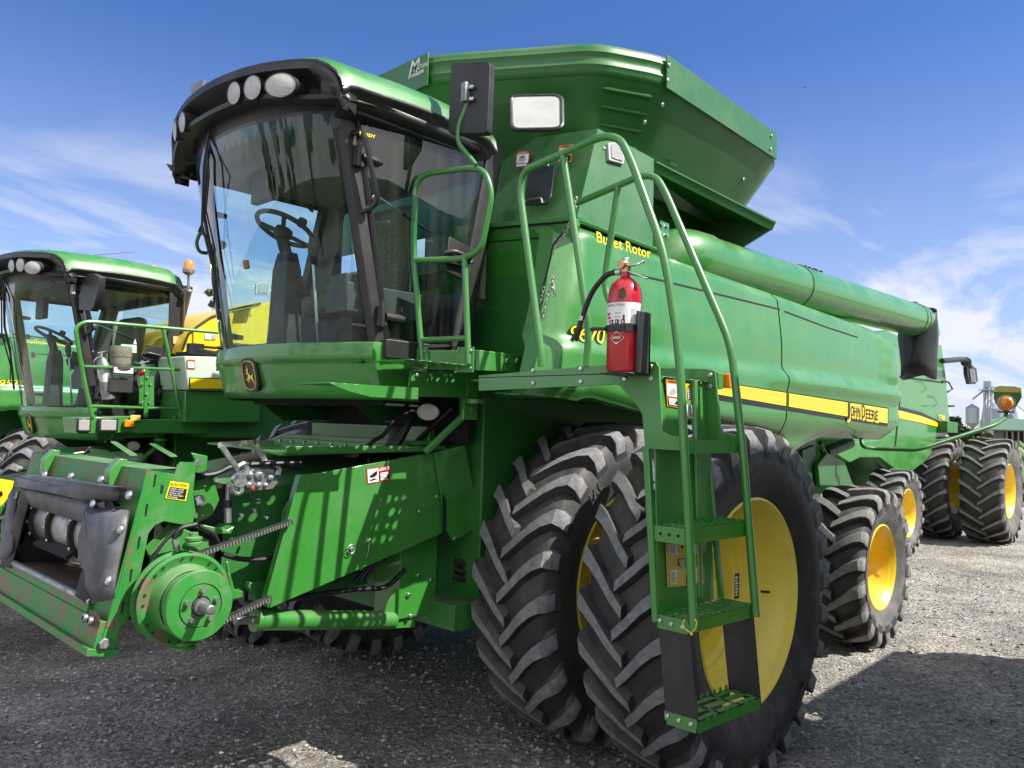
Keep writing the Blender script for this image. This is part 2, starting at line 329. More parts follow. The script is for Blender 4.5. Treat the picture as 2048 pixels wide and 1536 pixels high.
def gravelmat():
    m = bpy.data.materials.new('gravel'); m.use_nodes = True; t = m.node_tree; b = t.nodes['Principled BSDF']; b.inputs['Roughness'].default_value = .92; b.inputs['Specular IOR Level'].default_value = .2
    g_ = N(t, 'ShaderNodeNewGeometry'); L = t.links.new
    def noise(sc, d=6, r=.6): 
        n = N(t, 'ShaderNodeTexNoise'); n.inputs['Scale'].default_value = sc; n.inputs['Detail'].default_value = d; n.inputs['Roughness'].default_value = r; L(g_.outputs['Position'], n.inputs['Vector']); return n
    def ramp(src, stops):
        r = N(t, 'ShaderNodeValToRGB'); r.color_ramp.elements[0].position = stops[0][0]; r.color_ramp.elements[0].color = (*stops[0][1], 1); r.color_ramp.elements[1].position = stops[-1][0]; r.color_ramp.elements[1].color = (*stops[-1][1], 1)
        for p_, c_ in stops[1:-1]: e = r.color_ramp.elements.new(p_); e.color = (*c_, 1)
        L(src, r.inputs[0]); return r
    vo = N(t, 'ShaderNodeTexVoronoi'); vo.inputs['Scale'].default_value = 55; L(g_.outputs['Position'], vo.inputs['Vector'])
    vb = N(t, 'ShaderNodeTexVoronoi'); vb.inputs['Scale'].default_value = 22; L(g_.outputs['Position'], vb.inputs['Vector'])
    sp = N(t, 'ShaderNodeSeparateColor'); L(vo.outputs['Color'], sp.inputs[0])
    c1 = ramp(sp.outputs[0], [(0, (.20, .19, .178)), (.5, (.35, .333, .308)), (.85, (.48, .457, .425)), (1, (.62, .60, .56))])
    n1 = noise(.9, 8, .65); c2 = ramp(n1.outputs['Fac'], [(.36, (.50, .485, .475)), (.50, (.85, .83, .81)), (.62, (1.08, 1.04, 1.0))])
    mu = N(t, 'ShaderNodeMixRGB', blend_type='MULTIPLY'); mu.inputs[0].default_value = 1; L(c1.outputs[0], mu.inputs[1]); L(c2.outputs[0], mu.inputs[2])
    # fines (dirt between the stones), bands along the lane
    n2 = noise(3.2, 9, .7); f2 = ramp(n2.outputs['Fac'], [(.50, (0, 0, 0)), (.66, (.85, .85, .85))])
    mi = N(t, 'ShaderNodeMixRGB'); L(f2.outputs[0], mi.inputs[0]); L(mu.outputs[0], mi.inputs[1]); mi.inputs[2].default_value = (.225, .195, .16, 1)
    # far away: dry field
    ln = N(t, 'ShaderNodeVectorMath', operation='LENGTH'); L(g_.outputs['Position'], ln.inputs[0])
    fr = N(t, 'ShaderNodeMapRange'); fr.inputs[1].default_value = 40; fr.inputs[2].default_value = 50; L(ln.outputs['Value'], fr.inputs[0])
    n3 = noise(.03, 4); fc = ramp(n3.outputs['Fac'], [(.35, (.10, .105, .045)), (.65, (.07, .09, .035))])
    mf = N(t, 'ShaderNodeMixRGB'); L(fr.outputs[0], mf.inputs[0]); L(mi.outputs[0], mf.inputs[1]); L(fc.outputs[0], mf.inputs[2]); L(mf.outputs[0], b.inputs['Base Color'])
    b1 = N(t, 'ShaderNodeBump'); b1.invert = True; b1.inputs['Strength'].default_value = .9; b1.inputs['Distance'].default_value = .012; L(vo.outputs['Distance'], b1.inputs['Height'])
    b2 = N(t, 'ShaderNodeBump'); b2.inputs['Strength'].default_value = .8; b2.inputs['Distance'].default_value = .07; L(noise(9, 7, .7).outputs['Fac'], b2.inputs['Height']); L(b1.outputs[0], b2.inputs['Normal'])
    b3 = N(t, 'ShaderNodeBump'); b3.invert = True; b3.inputs['Strength'].default_value = .6; b3.inputs['Distance'].default_value = .02; L(vb.outputs['Distance'], b3.inputs['Height']); L(b2.outputs[0], b3.inputs['Normal'])
    L(b3.outputs[0], b.inputs['Normal']); return m
MT['gravel'] = gravelmat(); ground.data.materials.clear(); ground.data.materials.append(MT['gravel'])
# loose stones
def stonemat():
    m = bpy.data.materials.new('stone'); m.use_nodes = True; t = m.node_tree; b = t.nodes['Principled BSDF']; b.inputs['Roughness'].default_value = .9
    g_ = N(t, 'ShaderNodeNewGeometry'); r = N(t, 'ShaderNodeValToRGB'); t.links.new(g_.outputs['Random Per Island'], r.inputs[0])
    for i, (p_, c_) in enumerate(((0, (.18, .17, .16)), (.5, (.33, .313, .292)), (1, (.46, .44, .415)))):
        e = r.color_ramp.elements[0] if i == 0 else r.color_ramp.elements[-1] if i == 2 else r.color_ramp.elements.new(p_); e.position = p_; e.color = (*c_, 1)
    t.links.new(r.outputs[0], b.inputs['Base Color']); return m
MT['stone'] = stonemat()
rng = np.random.default_rng(3); sv = []; sf = []
base = np.array([(1, 0, 0), (-1, 0, 0), (0, 1, 0), (0, -1, 0), (0, 0, 1), (0, 0, -1.)]); of = [(0, 2, 4), (2, 1, 4), (1, 3, 4), (3, 0, 4), (2, 0, 5), (1, 2, 5), (3, 1, 5), (0, 3, 5)]
cnt = 0
while cnt < 26000:
    d = 2.6+10*rng.random()**1.35; a = math.radians(YAW+rng.uniform(-36, 36)); x, y = CP.x+d*math.cos(a), CP.y+d*math.sin(a)
    s_ = .0035+.013*rng.random()**2.8*(1+.05*d); k = s_*rng.uniform(.6, 1.3, 3)*np.array([1, 1, .7]); th = rng.uniform(0, 6.3); c_, q_ = math.cos(th), math.sin(th)
    p = (base+rng.uniform(-.25, .25, (6, 3)))*k; P = np.stack([x+p[:, 0]*c_-p[:, 1]*q_, y+p[:, 0]*q_+p[:, 1]*c_, gz(x, y)+.003+p[:, 2]+s_*.25], 1)
    o_ = len(sv); sv += P.tolist(); sf += [(f[0]+o_, f[1]+o_, f[2]+o_) for f in of]; cnt += 1
st = MB('stone'); st.v = sv; st.f = sf; st.fm = [0]*len(sf); tag(st.build('loose_gravel', smooth=False), 'loose grey gravel stones scattered over the yard', 'gravel', kind='stuff')
# ---------------------------------------------------------------- wheels
def tyre_mesh(C_, R, Wd, rr, n, mats=('tyre_rubber', 'tyre_worn'), h=.045, th0=0., half=.036, sk=.26, letters=None, side=-1):
    m = MB(mats[0]); C_ = V(C_)
    def P(w, r, th): return C_+V((r*math.cos(th), w, r*math.sin(th)))
    prof = [(rr-.005, .36*Wd), (rr+.03, .40*Wd), (rr+.35*(R-rr), .492*Wd), (rr+.55*(R-rr), .508*Wd), (R-h-.13, .500*Wd), (R-h-.07, .478*Wd), (R-h-.03, .43*Wd), (R-h-.012, .34*Wd), (R-h, .15*Wd)]
    full = [(r, -w) for r, w in prof]+[(r, w) for r, w in prof[::-1]]
    m.lathe(full[4:-4], C_, (0, 1, 0), 72); m.use(mats[-1] if len(mats) > 2 else mats[0]); m.lathe(full[:5], C_, (0, 1, 0), 72); m.lathe(full[-5:], C_, (0, 1, 0), 72)
    for sgn in (-1, 1):
        for k in range(n):
            t0 = th0+2*PI*(k+(.5 if sgn > 0 else 0))/n
            stn = [(-.05, R-h-.004, -.05, R, 0, .8), (.10, R-h-.004, .10, R, .30, .9), (.24, R-h-.012, .24, R-.003, .62, 1.0), (.37, R-h-.025, .37, R-.008, .86, 1.1), (.465, R-h-.055, .475, R-.022, 1.0, 1.25), (.492, R-h-.11, .522, R-.065, 1.02, 1.45), (.50, R-h-.15, .512, R-.14, 1.02, 1.5)]
            vs = []
            for (wb, rb, wt, rt_, so_, hw) in stn:
                c_ = t0-sk*so_; b_ = (half*hw+.014)/R; a_ = half*hw*.80/R; sh = .006/R
                for (w, r, dt) in ((wb, rb, -b_), (wt, rt_, -a_), (wt, rt_, a_), (wb, rb, b_)): vs.append(P(sgn*w*Wd, r, c_+dt+(sh if w == wt else 0)))
            L = len(stn); sd = []; tp = []
            for i in range(L-1):
                a, b = 4*i, 4*i+4; sd += [(a, a+1, b+1, b), (a+2, a+3, b+3, b+2)]; tp.append((a+1, a+2, b+2, b+1))
            sd += [(3, 2, 1, 0), (4*L-4, 4*L-3, 4*L-2, 4*L-1)]
            o = len(m.v); m.v += [tuple(q) for q in vs]
            for fs, mi in ((sd, mats[0]), (tp, mats[1])):
                m.use(mi)
                for f in fs: m.f.append([o+i for i in f]); m.fm.append(m.m)
    if letters:
        m.use('faint_letter')
        for word, a0 in letters:
            hh = .055; rb = rr+.50*(R-rr)-hh/2; vs, fs, w = textmesh(word, 0, 1.25, .02); o = len(m.v)
            for (a, b) in vs:
                th = math.radians(a0)-(-side)*0 + (-1 if side < 0 else 1)*(-(a-w/2)*hh/rb) * (1 if side < 0 else -1)
                r = rb+b*hh; wv = .512*Wd+.003
                m.v.append(tuple(C_+V((r*math.sin(math.radians(a0)+(a-w/2)*hh/rb), side*wv, r*math.cos(math.radians(a0)+(a-w/2)*hh/rb)))))
            for f in fs: m.f.append([o+i for i in f]); m.fm.append(m.m)
    return m
def rim_mesh(C_, Wd, rr, side, deep=.24, mat_='yellow_paint', hub=.16, nb=10, hubm='yellow_paint'):
    """side -1: open face towards -y"""
    e = Wd*.40; m = MB(mat_); d = deep
    prof = [(rr+.028, e-.012), (rr+.032, e+.004), (rr+.020, e+.010), (rr+.004, e-.004), (rr-.012, e-.035), (rr-.030, e-.05), (rr-.036, e-.13), (rr-.062, e-.16), (rr-.066, e-d), (rr-.085, e-d-.02), (rr*.80, e-d-.02), (rr*.76, e-d-.05), (rr*.52, e-d-.055), (rr*.46, e-d-.02), (hub+.05, e-d-.01), (hub, e-d-.02), (hub*.9, e-d+.01)]
    m.lathe([(r, h*1) for r, h in prof], C_, (0, side, 0), 64)
    m.lathe([(rr+.028, -e), (rr-.02, -e+.03), (rr-.04, -e+.1), (rr-.06, e-d)], C_, (0, side, 0), 48)
    return m
def hub_mesh(C_, Wd, rr, side, deep, r=.12, nb=10, m_='yellow_paint', out=.06):
    e = Wd*.40-deep; m = MB(m_)
    m.lathe([(r+.05, e-.03), (r+.05, e+.012), (r, e+.02), (r*.72, e+.03), (r*.66, e+out), (r*.40, e+out+.012), (0, e+out+.012)], C_, (0, side, 0), 32)
    m.use('zinc')
    for k in range(nb):
        a = 2*PI*k/nb; m.lathe([(0, .05), (.011, .05), (.012, .02), (.021, .019), (.021, 0)], V(C_)+V((math.cos(a)*(r+.024), side*(e+.012), math.sin(a)*(r+.024))), (0, side, 0), 6)
    return m
def wheel(parent, C_, R, Wd, rr, n, side=-1, deep=.2, mats=('tyre_rubber', 'tyre_worn'), rim='yellow_paint', **k):
    hubr = k.pop('hubr', .12); out = k.pop('out', .06)
    w = hub_mesh(C_, Wd, rr, side, deep, r=hubr, out=out, nb=k.pop('nb', 10), m_=k.pop('hubm', 'yellow_paint')).build('wheel', parent, bevel=0)
    tyre_mesh(C_, R, Wd, rr, n, mats, side=side, **k).build('tyre', w, ang=40, bevel=.006, seg=1)
    rim_mesh(C_, Wd, rr, side, deep, rim, hub=hubr).build('rim', w, ang=50)
    return w
# ---------------------------------------------------------------- the big combine harvester
CH = empty('combine_harvester', (0, 0, 0), 'biggest green combine harvester in the foreground, with boarding ladder, open throat and dual front tyres', 'combine harvester', group='combine harvesters parked in a row')
def panelY(x, z):
    y = -1.50+.045*sm(2.45, 3.0, z)-.042*sm(2.35, 2.26, z)+.075*sm(1.99, 1.78, z)
    # recessed upper field with a shoulder that climbs at the rear and dies out to the front
    k = sm(1.15, 2.1, x); zr = 2.33+.45*sm(3.75, 4.12, x)**1.5
    y += -.030*sm(zr+.05, zr-.04, z)*k*sm(2.15, 2.25, z+0*x)
    y += -.022*sm(3.86, 4.0, x)*sm(2.3, 2.45, z)
    y += .10*sm(-.70, -1.0, x+ .32*(2.95-z)*0) * 0
    y += .05*sm(4.2, 4.42, x)**2
    return y
def curve(pts):
    pts = sorted(pts)
    def f(x):
        if x <= pts[0][0]: return pts[0][1]
        for (a, b), (c, d) in zip(pts, pts[1:]):
            if x <= c: return b+(d-b)*(x-a)/(c-a)
        return pts[-1][1]
    return f
def pk(l, y): return [(q.x, q.z) for q in (A(a, b, y=y) for a, b in l)]
topc = curve([(-.80, 2.955), (-.62, 2.962)]+pk([(1332, 508), (1560, 589), (1743, 656)], -1.455)[0:]+[(4.30, 2.80), (4.42, 2.60)])
botc = curve([(-1.05, 2.02), (-.75, 2.0)]+pk([(1168, 793), (1281, 825), (1441, 850), (1562, 880)], -1.48)+pk([(1581, 911), (1611, 891), (1645, 874), (1722, 878), (1763, 880), (1794, 871)], -1.46)+[(4.42, 1.95)])
def side_panel(x0, x1, name, lead=None, parent=CH):
    P = []; nx = max(14, int((x1-x0)/.07)); nz = 44
    for i in range(nx+1):
        u = i/nx; row = []
        for j in range(nz+1):
            v = j/nz; x = x0+(x1-x0)*u
            if lead: # slanting front edge: lead(z)
                zz = 2.0+(2.96-2.0)*v; x = lead(zz)+(x1-lead(zz))*u
            zb, zt = botc(x), topc(x); z = zb+(zt-zb)*v; y = panelY(x, z)
            y += .035*sm(.06, 0, min(v*(zt-zb), 1))+.05*sm(.93, 1, v)**2
            if lead: y += .11*sm(.16, 0, (x-lead(zz)))**2; 
            row.append(V((x, y, z)))
        P.append(row)
    # returns towards the inside all round
    P = [[V((q.x, q.y+.10, q.z)) for q in P[0]]]+P+[[V((q.x, q.y+.10, q.z)) for q in P[-1]]]
    P = [[V((r[0].x, r[0].y+.14, r[0].z+.012))]+r+[V((r[-1].x, r[-1].y+.16, r[-1].z+.01))] for r in P]
    m = MB('green_paint'); m.grid(P); return m.build(name, parent, ang=40)
lead = lambda z: -.78-.27*(2.96-z)/.96
SP1 = side_panel(-1.0, 1.700, 'side_panel', lead); SP2 = side_panel(1.722, 4.42, 'side_panel')
def warpP(q): return V((q.x, panelY(q.x, q.z)-.006, q.z))
def strip(fx, x0, x1, za, zb, n, m):
    for i in range(n):
        xa, xb = x0+(x1-x0)*i/n, x0+(x1-x0)*(i+1)/n
        for k in range(3):
            f0, f1 = k/3, (k+1)/3
            q = [(xa, f0), (xb, f0), (xb, f1), (xa, f1)]
            m.poly([V((x, panelY(x, za(x)+(zb(x)-za(x))*f)-fx, za(x)+(zb(x)-za(x))*f)) for x, f in q])
# stripe: yellow band with fine ribs over a black one
sa = curve(pk([(1436, 788), (1780, 847)], -1.56)); sb = curve(pk([(1436, 764), (1780, 818)], -1.56)); sk_ = curve(pk([(1436, 799), (1780, 853)], -1.56)); stp = curve(pk([(1436, 762), (1780, 815)], -1.56))
xs0, xs1 = A(1436, 788, y=-1.56).x, A(1780, 830, y=-1.56).x
for par, a, b in ((SP1, xs0, 1.69), (SP2, 1.735, xs1)):
    m = MB('decal_black'); strip(.004, a, b, lambda x: sk_(x), lambda x: stp(x), 16, m)
    m.use('decal_yellow'); strip(.0065, a, b-.03*(par is SP2), lambda x: sa(x), lambda x: sb(x), 16, m)
    m.use('decal_gold')
    for r_ in range(1, 6):
        strip(.008, a, b-.03*(par is SP2), lambda x: sa(x)+(sb(x)-sa(x))*(r_/6-.02), lambda x: sa(x)+(sb(x)-sa(x))*(r_/6+.02), 16, m)
    m.build('stripe_decal', par, smooth=False)
# maker's lettering
o1 = A(1697, 830, y=-1.56); o2 = A(1760, 841, y=-1.56); Lw = (o2-o1).length
dU = (o2-o1); m = MB('decal_yellow')
for mt, e, du, dz_, bd in (('decal_yellow', .0100, .022, -.022, .03), ('decal_black', .0120, 0, 0, .012)):
    for st, u0, w_, h_ in (('J', 0, .07, .115), ('OHN', .085, .30, .086), ('D', .43, .10, .115), ('EERE', .545, .42, .086)):
        m.text(st, o1+dU*u0+V((du, 0, dz_+.0)), dU, (0, 0, 1), h_, fit=Lw*w_, bold=bd, mat_=mt, warp=lambda q: V((q.x, panelY(q.x, q.z)-e, q.z)))
m.build('brand_lettering', SP2, smooth=False)
def numdecal(st, par):
    m = MB('decal_black'); a = A(1133, 681, y=-1.5); b = A(1207, 688, y=-1.5); f_ = (b-a).length
    for bold, mm_, e in ((.035, 'decal_black', .006), (.0, 'decal_yellow', .009)):
        m.text(st, a, b-a, (0, 0, 1), .083, shear=.25, bold=bold, fit=f_, mat_=mm_, warp=lambda q: V((q.x, panelY(q.x, q.z)+.11*sm(.16, 0, q.x-lead(q.z))**2-e, q.z)))
    return m.build('model_number', par, smooth=False)
N9670 = numdecal('9670', CH)
m = MB('decal_black'); a = A(1186, 484, y=-1.44); b = A(1296, 518, y=-1.44)
for bold, mm_, e in ((.06, 'decal_black', .006), (.022, 'decal_yellow', .009)):
    m.text('Bullet Rotor', a, b-a, (0, 0, 1), .060, bold=bold*.45, fit=(b-a).length, mat_=mm_, warp=lambda q: V((q.x, panelY(q.x, q.z)+.02-e-.016*sm(2.86, 2.78, q.z)-.012, q.z)))
m.build('rotor_lettering', CH, smooth=False)
# dark styling groove on the door panels
m = MB('dark_void')
for pts, y in (([(1225, 541), (1320, 562), (1560, 620)], 0), ([(1569, 624), (1650, 655), (1714, 676)], 0)):
    q = [A(a, b, y=-1.47) for a, b in pts]
    for a, b in zip(q, q[1:]):
        for i in range(10):
            c, d = lerp(a, b, i/10), lerp(a, b, (i+1)/10); m.poly([V((c.x, panelY(c.x, c.z)-.003, c.z)), V((d.x, panelY(d.x, d.z)-.003, d.z)), V((d.x, panelY(d.x, d.z+.011)-.003, d.z+.011)), V((c.x, panelY(c.x, c.z+.011)-.003, c.z+.011))])
m.build('panel_groove', CH, smooth=False)
# body core, wheel-arch underside
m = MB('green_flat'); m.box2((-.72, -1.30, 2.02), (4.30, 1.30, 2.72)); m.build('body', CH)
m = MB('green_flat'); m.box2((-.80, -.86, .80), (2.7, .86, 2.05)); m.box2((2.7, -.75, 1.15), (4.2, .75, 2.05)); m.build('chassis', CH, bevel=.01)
# far side panel (mirror)
def mirror(o, name, parent, skipn=()):
    c = o.copy(); c.data = o.data.copy(); COL.objects.link(c); c.parent = parent
    for v in c.data.vertices: v.co.y = -v.co.y
    c.data.flip_normals()
    for ch in kids(o):
        if ch.name.split('.')[0] not in skipn: mirror(ch, ch.name, c)
    return c
for sp_ in (SP1, SP2): mirror(sp_, 'side_panel', CH, ('brand_lettering',))
# rear panel hood
m = MB('green_paint'); m.plate([(4.30, -1.38, 1.95), (4.42, -1.34, 2.6), (4.25, -1.28, 2.85), (4.25, 1.28, 2.85), (4.42, 1.34, 2.6), (4.30, 1.38, 1.95)], (-.04, 0, 0)); m.build('rear_hood', CH)
m = MB('green_flat'); m.box2((-.6, -1.0, 2.86), (3.9, 1.0, 2.97)); m.build('deck', CH)

# lower front face of the body (cab side service door)
fo, fn = (-.74, -1.2, 2.9), V((-1, 0, -.28)).normalized()
def F(px, py): return AP(px, py, fo, fn)
m = MB('green_paint')
q = [F(900, 450), F(971, 452), F(1150, 437), F(1154, 452), F(1092, 700), F(1085, 790), F(860, 770)]
m.plate(q, -fn*.03); m.build('front_panel', CH, bevel=.004)
m = MB('green_paint'); q = [F(981, 484), F(1110, 474), F(1113, 478), F(1056, 690), F(1052, 694), F(925, 696)]; m.plate([a+fn*.004 for a in q], fn*.010)
m.use('dark_void'); m.tube([a+fn*.012 for a in q], .0055, 5, closed=True); m.use('green_paint'); a = F(957, 573)+fn*.014; m.lathe([(.045, 0), (.042, .006), (.02, .006)], a, fn, 20); m.use('black_paint'); m.lathe([(0, .016), (.010, .014), (.012, 0)], a, fn, 12)
m.build('service_door', CH, bevel=.003)
# groove between upper box and lower body
m = MB('green_paint'); m.plate([F(965, 456), F(1150, 440), F(1150, 433), F(966, 447)], fn*.02)
m.use('dark_void'); q = [F(966, 458), F(1154, 442)]; m.tube([a+fn*.008 for a in q], .007, 6); m.build('front_seam', CH)
m = MB('green_flat'); m.tube([A(1154, 441, y=-1.42), A(1332, 507, y=-1.42)], .014, 6); m.build('side_seam', CH)

# ---- grain tank shoulder box
q1 = A(1196, 257, y=-1.28); q2 = A(1308, 318, y=-1.28); q3 = A(1305, 499, y=-1.41); q4 = A(1154, 434, y=-1.41)
fN = ((q1-q4).cross(V((0, 1, 0)))).normalized()
def FB(px, py): return AP(px, py, q4, fN)
e1, e2, e3 = FB(1013, 283), FB(971, 450), FB(960, 330)
m = MB('tank_green')
m.add([q1, q2, q3, q4], [(0, 1, 2, 3)]); m.add([q1, q4, e2, e1], [(0, 1, 2, 3)])
m.add([e1, e2, V((e2.x, 1.28, e2.z)), V((e1.x, 1.28, e1.z))], [(0, 1, 2, 3)])
m.add([q1, e1, V((e1.x, 1.28, e1.z)), V((q2.x, 1.28, q2.z)), q2], [(0, 1, 2, 3, 4)])
m.add([q2, q3, V((q3.x, -.9, q3.z)), V((q2.x, -.9, q2.z))], [(0, 1, 2, 3)])
m.build('tank_shoulder', CH, bevel=.02, ang=30)
# recess wall behind the tube and the fold-out tray above it
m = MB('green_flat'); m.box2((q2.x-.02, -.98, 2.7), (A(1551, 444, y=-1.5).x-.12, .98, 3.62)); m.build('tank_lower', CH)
lipz = A(1309, 321, y=-1.28).z
t0 = A(1309, 321, z=lipz); t1 = A(1551, 442, z=lipz)
te = A(1551, 444, y=-1.5); xe = te.x; xa_ = q2.x; lipz = A(1309, 321, y=-1.30).z
def LG(x, y, z): return V((x, y, z+(te.z-lipz)*(x-xa_)/(xe-xa_)))
m = MB('tank_green')
m.plate([LG(xa_, -1.30, lipz), LG(xe, -1.50, lipz), LG(xe, -1.47, lipz-.055), LG(xa_, -1.27, lipz-.055)], (0, .006, 0))
m.plate([LG(xa_, -1.30, lipz), LG(xe, -1.50, lipz), LG(xe-.05, -.95, lipz+.05), LG(xa_, -.95, lipz+.05)], (0, 0, -.006))
g_ = A(1479, 473, y=-.98); m.plate([LG(xe, -1.47, lipz-.05), V((xe-.12, -.96, te.z-.34)), LG(xe-.10, -.95, lipz+.05), LG(xe, -1.50, lipz)], (-.01, 0, 0))
m.build('tank_ledge', CH, solid=.012)

# ---- grain tank extension: eight-sided hopper with a ribbed band on top
ys = -1.41; zt_ = A(1331, 113, y=ys).z; zb_ = A(1326, 171, y=ys).z
xf = A(862, 110, z=zt_).x; yf = A(862, 110, z=zt_).y; x1 = A(1331, 113, y=ys).x; x2 = A(1556, 273, y=ys).x
Mq = A(1192, 86, z=zt_); mx_, my_ = Mq.x, abs(Mq.y)
def rounded(pts, r, n=7):
    out = []; k = len(pts)
    for i in range(k):
        a, b, c = V((*pts[i-1], 0)), V((*pts[i], 0)), V((*pts[(i+1) % k], 0)); rr_ = r[i]
        p_, q_ = b+(a-b).normalized()*rr_, b+(c-b).normalized()*rr_
        for j in range(n+1):
            t = j/n; w = p_*(1-t)**2+b*2*t*(1-t)+q_*t*t; out.append((w.x, w.y))
    return out
def plan(inset, zoff=0, dx=0):
    y_ = -ys-inset; xa, xb, xc, xd = xf+inset, x1+inset*.4, x2-inset*.4, x2+.62-inset
    yi = abs(yf)-.0
    k = .72*inset; m_ = (mx_+k, my_-k)
    return rounded([(xa, yi), (xa, -yi), (m_[0], -m_[1]), (xb, -y_), (xc+.06, -y_), (xd, -.75), (xd, .75), (xc+.06, y_), (xb, y_), m_], [.12, .12, .12, .16, .25, .2, .2, .25, .16, .12])
zlow = zb_-.47; ztop = zt_
def tl(x): return -.028*max(0, x-x1)
def ring(inset, z): return [V((x, y, z+tl(x))) for x, y in plan(inset)]
m = MB('tank_green'); prof = [(0, zt_), (0, zt_-.02), (-.012, zt_-.05), (0, zt_-.075), (0, zt_-.10), (-.012, zt_-.13), (0, zt_-.155), (0, zb_)]
R_ = [ring(i, z) for i, z in prof]
m.grid([r+[r[0]] for r in R_]); m.build('tank_band', CH, ang=28, solid=.006)
m = MB('tank_green'); R_ = [ring(i, z) for i, z in ((0, zb_+.001), (.09, zb_-.14), (.20, zb_-.30), (.36, zlow-.06))]
m.grid([r+[r[0]] for r in R_]); m.poly(ring(.36, zlow-.06)); 
for k in range(5):
    f0 = .12+.17*k; pts = []
    for j in range(14):
        u = .12+.76*j/13; w = V((mx_, -my_, zb_))*(1-u)+V((x1, ys, zb_))*u; lo_ = V((mx_+.26, -my_+.26, zlow-.06))*(1-u)+V((x1+.14, ys+.36, zlow-.06))*u
        q = lerp(w, lo_, f0); o_ = V((-.6, -.8, 0)).normalized(); pts.append(q+o_*(.012+.055*math.sin(PI*u)**.5*.0))
    m.tube(pts, [.002]+[.010]*12+[.002], 6)
hop = m.build('tank_hopper', CH, ang=28)
# flat side plates bolted over the band, seams and bolts
m = MB('tank_green')
for s in (-1, 1):
    m = MB('tank_green'); m.plate([V((x1, s*1.414, zt_+.006)), V((x2-.05, s*1.414, zt_+.006+tl(x2))), V((x2-.05, s*1.414, zb_-.004+tl(x2))), V((x1, s*1.414, zb_-.01))], (0, s*.012, 0))
    if s < 0:
        m.use('zinc')
        for px, py in ((1338, 130), (1335, 160), (1543, 272), (1541, 298)): m.bolt(A(px, py, y=-1.43), (0, -1, 0), .012)
    m.build('tank_side_plate', CH, bevel=.003)
m = MB('tank_green'); m.plate([V((xf-.014, -abs(yf), zt_+.012)), V((xf-.014, abs(yf), zt_+.012)), V((xf-.014, abs(yf), zb_-.01)), V((xf-.014, -abs(yf), zb_-.01))], (-.010, 0, 0)); m.build('tank_front_plate', CH, bevel=.003)
nrm = V((0, -1, -.55)).normalized()
for px, py in ((1324, 209), (1289, 244), (1518, 331), (1486, 358)):
    m = MB('zinc'); m.bolt(AP(px, py, (x1, ys, zb_), nrm), nrm, .015, .010); m.build('tank_bolt', CH)
m = MB('tank_green'); m.box(AP(1347, 328, (x1, ys, zb_), nrm), (.10, .012, .02), ax=(V((1, 0, 0)), nrm, nrm.cross(V((1, 0, 0))))); m.build('tank_clip', CH)
# inspection window in the chamfer
ca, cb_ = V((xf, -abs(yf), 0)), V((mx_, -my_, 0)); U45 = (cb_-ca).normalized(); n45 = V((-abs(U45.y), -abs(U45.x), 0)); n45 = V((U45.y, -U45.x, 0)).normalized()
if n45.x > 0: n45 = -n45
hn = (n45+V((0, 0, -.50))).normalized()
# find true surface under the window by ray cast against the hopper plane
ho = V((xf, yf, zb_)); hn2 = (U45.cross(V((0, 0, 1))+(-n45)*(.36/.53))).normalized()
if hn2.dot(n45) < 0: hn2 = -hn2
def H(px, py, e=.012): return AP(px, py, ho, hn2)+hn2*(e-.015)
m = MB('black_plastic'); rc = [(1022, 198), (1124, 196), (1125, 263), (1024, 265)]
cs = [H(a, b, .030) for a, b in rc]; ctr = sum(cs, V((0, 0, 0)))/4
def rrect(cs, r, n=5): return fil([lerp(cs[0], cs[1], .5)]+cs[1:]+[cs[0]]+[lerp(cs[0], cs[1], .49)], r, n)
m.tube(rrect(cs, .06), .014, 8, caps=False); fr_ = m.build('tank_window', CH)
m = MB('dull_pane'); m.plate([lerp(p_, ctr, .02) for p_ in rrect(cs, .06)][:-1], hn2*.006); m.build('pane', fr_)
# maker's plate lettering, front plate of the band
m = MB('decal_white'); a = A(817, 146, x=xf-.028); b = A(847, 131, x=xf-.028); U = V((0, -1, 0)); f_ = abs(b.y-a.y)
m.text('M', A(817, 150, x=xf-.028), U, (0, 0, 1), .085, shear=.3, bold=.02)
for st, (px, py), h_ in (('AURER', (826, 138), .03), ('ANUFACTURING', (824, 145), .026), ('SPENCER, IA', (816, 159), .024)): m.text(st, A(px, py, x=xf-.028), U, (0, 0, 1), h_, bold=.01, fit=f_*1.05 if len(st) > 5 else f_*.5)
for k in range(3): m.plate([A(826, 148+2*k, x=xf-.027), A(848, 138+2*k, x=xf-.027), A(848, 139+2*k, x=xf-.027), A(826, 149+2*k, x=xf-.027)], (-.001, 0, 0))
m.build('maker_lettering', CH, smooth=False)

# ---- unloading auger
a0_, a1_ = A(1352, 509, y=-1.22), A(1832, 641, y=-1.22)
m = MB('green_paint'); ax = (a1_-a0_).normalized(); R0 = .188
m.tube([a0_+ax*.30, a0_+(a1_-a0_)*.985], R0, 32, caps=True)
for t in (.36, .965): m.lathe([(R0+.001, -.03), (R0+.008, -.028), (R0+.008, .028), (R0+.001, .03)], lerp(a0_, a1_, t), ax, 32)
m.build('unloading_auger', CH, ang=50)
m = MB('green_paint'); p = [a0_+V((-.10, .20, -.34)), a0_+V((-.06, .12, -.12)), a0_+V((.02, .04, -.01)), a0_+V((.14, 0, 0)), a0_+ax*.34]; m.tube(fil(p, .12, 6), R0+.012, 28)
m.box(A(1328, 460, y=-1.40), (.10, .01, .10)); m.use('zinc'); c = A(1328, 460, y=-1.408)
for i in (-1, 1):
    for j in (-1, 1): m.bolt(c+V((i*.028, 0, j*.028)), (0, -1, 0), .011, .012)
m.build('auger_elbow', CH, ang=50)
